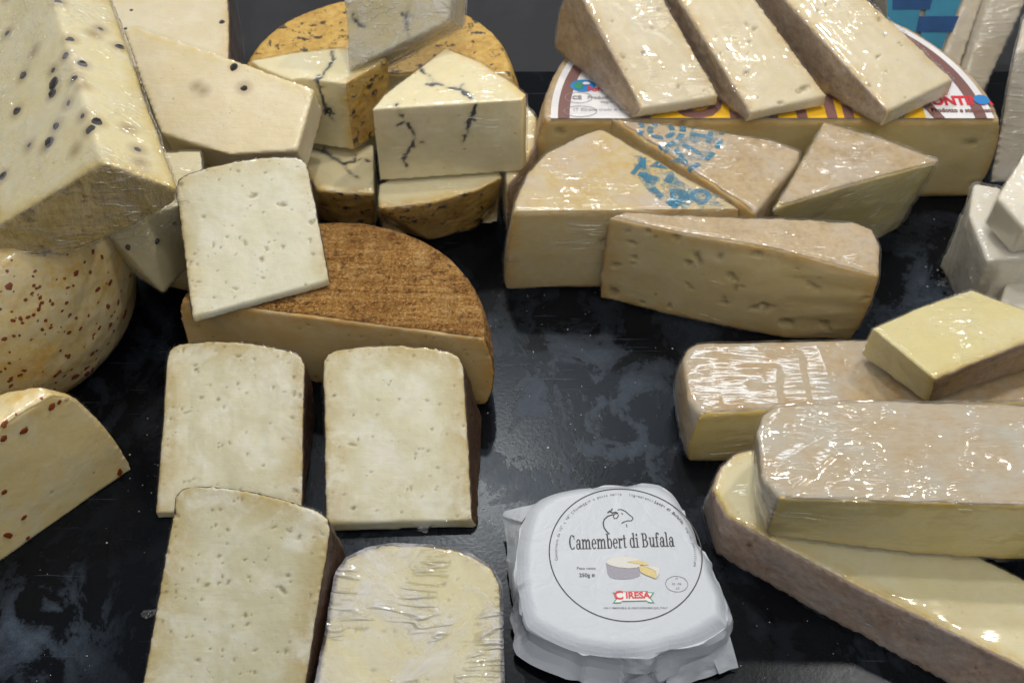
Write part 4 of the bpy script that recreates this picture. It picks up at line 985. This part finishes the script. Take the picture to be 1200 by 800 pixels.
# slab-serif letters drawn stroke by stroke (unit: em)
S, T_ = .135, .055
def gr(x0, y0, x1, y1): return ([np.array([x0, y0, 0]), np.array([x1, y0, 0]), np.array([x1, y1, 0]), np.array([x0, y1, 0])], [(0, 1, 2, 3)])
def ge_(cx, cy, rx, ry, wx, wy, a0=0, a1=360, n=22):
    V, F = [], []
    for i in range(n + 1):
        a = math.radians(a0 + (a1 - a0) * i / n); c, s = math.cos(a), math.sin(a)
        V += [np.array([cx + (rx - wx) * c, cy + (ry - wy) * s, 0]), np.array([cx + rx * c, cy + ry * s, 0])]
    return V, [(2 * i, 2 * i + 1, 2 * i + 3, 2 * i + 2) for i in range(n)]
def gd(cx, cy, r): return ge_(cx, cy, r, r, r * .999, r * .999)
GLY = {
 'C': (.66, [ge_(.33, .44, .30, .46, .15, .05, 48, 312), gr(.50, .60, .56, .88), gr(.50, .04, .54, .16)]),
 'a': (.55, [ge_(.21, .18, .19, .20, .12, .055), gr(.32, .02, .32 + S, .45), ge_(.265, .44, .19, .20, .135, .055, 0, 158), gd(.12, .46, .06), gr(.40, 0, .53, T_)]),
 'm': (.92, [gr(.07, 0, .07 + S, .62), gr(.37, 0, .37 + S, .45), gr(.67, 0, .67 + S, .45), gr(0, .565, .12, .62), ge_(.33, .43, .175, .20, .135, .07, 0, 170), ge_(.63, .43, .175, .20, .135, .07, 0, 170), gr(0, 0, .27, T_), gr(.31, 0, .57, T_), gr(.61, 0, .88, T_)]),
 'e': (.52, [ge_(.26, .31, .235, .325, .13, .055, 0, 318), gr(.12, .30, .47, .355)]),
 'b': (.58, [gr(.07, .0, .07 + S, .93), gr(0, .875, .12, .93), ge_(.31, .31, .23, .325, .13, .055)]),
 'r': (.44, [gr(.07, 0, .07 + S, .62), gr(0, .565, .12, .62), gr(0, 0, .29, T_), ge_(.31, .40, .15, .22, .06, .08, 60, 170), gd(.37, .53, .075)]),
 't': (.38, [gr(.10, .12, .10 + S, .82), gr(0, .565, .34, .62), ge_(.235, .13, .135, .14, .12, .055, 180, 330)]),
 'd': (.58, [gr(.35, .0, .35 + S, .93), gr(.28, .875, .40, .93), ge_(.25, .31, .23, .325, .13, .055), gr(.40, 0, .56, T_)]),
 'i': (.32, [gr(.08, 0, .08 + S, .62), gr(0, .565, .14, .62), gr(0, 0, .30, T_), gd(.145, .80, .085)]),
 'B': (.68, [gr(.08, 0, .08 + S, .90), gr(0, 0, .32, T_), gr(0, .845, .32, .90), ge_(.29, .67, .25, .23, .14, .055, -90, 90), ge_(.30, .245, .30, .245, .15, .055, -90, 90), gr(.20, .435, .32, .49)]),
 'u': (.60, [gr(.07, .16, .07 + S, .62), gr(0, .565, .14, .62), ge_(.25, .19, .18, .20, .135, .06, 180, 360), gr(.37, 0, .37 + S, .62), gr(.30, .565, .44, .62), gr(.42, 0, .58, T_)]),
 'f': (.40, [gr(.09, 0, .09 + S, .76), gr(0, 0, .31, T_), gr(0, .565, .33, .62), ge_(.25, .75, .16, .19, .135, .055, 25, 180), gd(.36, .82, .065)]),
 'l': (.32, [gr(.08, 0, .08 + S, .93), gr(0, .875, .14, .93), gr(0, 0, .30, T_)]),
 ' ': (.26, []),
}
x = 0; geos = []
for ch in 'Camembert di Bufala':
    w_, g_ = GLY[ch]
    for k, q in enumerate(g_): geos.append(moved(q, x, 0))
    x += w_
full = merge(*geos)
p0 = P(667, 643, ZT); p1 = P(791, 640.5, ZT)
k_ = np.linalg.norm(p1 - p0) / x; rot_ = math.atan2(p1[1] - p0[1], p1[0] - p0[0])
print_on(moved(full, p0[0], p0[1], rot_, k_, 0.0112), M['ink'], 'name_lettering')
zz = lambda L: [P(640 + a / 4.445, 560 + b / 4.445, ZT) for a, b in L]
bull = merge(*[stroke(zz(L), w) for L, w in (([(372, 166), (390, 163), (412, 172), (432, 190), (450, 204), (452, 212), (444, 222), (424, 222), (404, 228), (393, 237)], .0006), ([(320, 182), (330, 172), (345, 182), (362, 178), (374, 184)], .0010), ([(328, 178), (340, 168), (345, 160)], .0008), ([(356, 186), (350, 200), (356, 211), (368, 209), (377, 196), (372, 184), (358, 186)], .0006), ([(350, 190), (322, 198), (303, 215), (297, 234), (302, 258), (314, 275), (330, 291)], .0008), ([(418, 240), (421, 256)], .0005), ([(392, 183), (400, 188)], .0006))])
print_on(bull, M['ink'], 'bull_drawing')
def ptxt(s, px, py, size, off=0.0, sx=1.0, rot=0.0):
    c = P(px, py, ZT); return moved(text_geo(s, size, off), c[0], c[1] - size * .33, rot, sx, 1)
for a_ in (('Peso netto', 687, 665, .0026, .00002), ('250g \u212e', 688, 673, .0034, .00012), ('VIA V. EMANUELE, 62 23815 INTROBIO (LC) ITALY', 745, 711.5, .0017, .00002), ('IT', 793, 678, .0018), ('03 196', 793, 684, .0020), ('CE', 794, 689, .0018)):
    print_on(ptxt(*a_), M['ink_grey'], 'text_line')
print_on(moved(stroke([(.0066 * math.cos(2 * math.pi * i / 40), .0052 * math.sin(2 * math.pi * i / 40)) for i in range(40)], .0003, True), *P(793, 684, ZT)[:2]), M['ink_grey'], 'approval_oval')
tx = [moved(arc_text(s, .0026, LR - .0048, a, adv=.56, offset=o), LC[0], LC[1]) for s, a, o in (('Conservare da +2\u00b0 a +8\u00b0 C', 162, 0), ('Formaggio a pasta molle', 113, 0), ('Ingredienti:', 72, 0.00002), ('Latte di Bufala,', 45, .00014), ('sale, caglio, penicillium', 12, 0))]
for g_ in tx: print_on(g_, M['ink_grey'], 'rim_lettering')
M['pic_rind'] = mk_plain('print_lilac_grey', (0.36, 0.35, 0.42), 0.5, 0.4, 500)
M['pic_top'] = mk_plain('print_cream', (0.66, 0.65, 0.62), 0.5, 0.1, 500)
M['pic_cut'] = mk_plain('print_yellow', (0.72, 0.58, 0.26), 0.5, 0.3, 500)
def flat(L): L = zz(L); return [np.array([p[0], p[1], 0]) for p in L], [tuple(range(len(L)))]
print_on(flat([(312, 440), (318, 490), (330, 512), (360, 524), (410, 526), (455, 522), (490, 508), (486, 466), (430, 470), (370, 462), (330, 452)]), M['pic_rind'], 'picture_rind')
print_on(flat([(312, 440), (320, 424), (350, 414), (400, 408), (440, 412), (470, 420), (488, 434), (495, 452), (478, 466), (430, 470), (370, 463), (330, 452)]), M['pic_top'], 'picture_top', 2)
print_on(merge(flat([(418, 436), (480, 430), (530, 444), (533, 458), (490, 452)]), flat([(482, 460), (530, 462), (574, 486), (573, 526), (520, 506), (490, 490)])), M['pic_cut'], 'picture_cut', 3)
print_on(flat([(500, 456), (560, 466), (588, 472), (588, 500), (576, 526), (572, 488), (535, 470)]), M['pic_top'], 'picture_slice', 4)
print_on(flat([(346, 592), (392, 594), (392, 588), (530, 586), (528, 592), (564, 594), (545, 622), (566, 650), (530, 648), (528, 640), (392, 642), (390, 650), (346, 650), (366, 622)]), M['label_green'], 'ribbon_border')
print_on(flat([(356, 597), (384, 598), (386, 593), (524, 591), (524, 597), (554, 599), (537, 622), (555, 645), (534, 643), (522, 635), (398, 637), (386, 645), (357, 645), (374, 622)]), M['label_white'], 'ribbon', 2)
cx_ = zz([(456, 612)])[0]
print_on(merge(moved(text_geo('IRESA', .0058, .00022), cx_[0] + .0024, cx_[1] - .0016, 0, 1.0, 1), moved(text_geo('C', .0078, .00026), cx_[0] - .0088, cx_[1] - .0022, 0, 1.0, 1)), M['label_red'], 'ribbon_lettering', 3)

# ------------------------------------------------------------------ crumbs, salt and scraps of film
def crumbs():
    V, F = [], []
    base = [(1, 0, 0), (-1, 0, 0), (0, 1, 0), (0, -1, 0), (0, 0, 1), (0, 0, -1)]
    fs = [(0, 2, 4), (2, 1, 4), (1, 3, 4), (3, 0, 4), (2, 0, 5), (1, 2, 5), (3, 1, 5), (0, 3, 5)]
    r_ = np.random.default_rng(3)
    zones = [((570, 330, 700, 520), 42), ((560, 380, 800, 600), 14), ((40, 600, 190, 800), 14), ((150, 480, 190, 600), 16), ((600, 120, 640, 200), 6), ((560, 560, 620, 660), 20), ((1030, 240, 1120, 340), 16), ((760, 400, 830, 600), 18), ((860, 700, 1000, 800), 14)]
    for (x0, y0, x1, y1), n in zones:
        for _ in range(n):
            p = P(r_.uniform(x0, x1), r_.uniform(y0, y1), 0); s = 0.00026 * r_.lognormal(0, .5); k = len(V)
            for b in base: V.append(np.array([p[0] + b[0] * s * r_.uniform(.6, 1.4), p[1] + b[1] * s * r_.uniform(.6, 1.4), s * .55 + b[2] * s * .6]))
            F += [tuple(i + k for i in f) for f in fs]
    o = mesh_obj('crumbs', V, F, mk_plain('crumb_white', (0.72, 0.72, 0.68), 0.25, .2), None, smooth=False)
    o['kind'] = 'stuff'; o['label'] = 'tiny white crumbs and salt grains scattered on the dark counter'
crumbs()
def scrap(label, px, py, z, size, seed, n=12):
    c = P(px, py, z); V, F = [], []; r_ = np.random.default_rng(seed)
    G = np.array([[(i / n - .5) * size * 2, (j / n - .5) * size, 0] for i in range(n + 1) for j in range(n + 1)])
    q = G + c; hgt = np.abs(vnoise(q, 140, seed)) * size * .6 + np.abs(vnoise(q, 320, seed + 1)) * size * .25
    G[:, 2] = hgt + 0.0006; G[:, 0] += vnoise(q, 120, seed + 2) * size * .3; G[:, 1] += vnoise(q, 120, seed + 3) * size * .3
    for i in range(n):
        for j in range(n):
            u, v = i / n - .5, j / n - .5
            if u * u + v * v < .22 + .05 * r_.random(): F.append((i * (n + 1) + j, (i + 1) * (n + 1) + j, (i + 1) * (n + 1) + j + 1, i * (n + 1) + j + 1))
    o = mesh_obj('film_scrap', list(G), F, M['f_b'], None, smooth=True, loc=tuple(c))
    o['label'] = label; o['category'] = 'film scrap'
scrap('crumpled clear film scrap on the counter, left of the nearest pecorino wedge', 182, 719, 0, .007, 4)
scrap('crumpled clear film scrap below the right pecorino wedge of the pair', 507, 617, 0, .012, 9)
scrap('small film scrap beside the white block at the right edge', 1108, 335, 0, .010, 14)
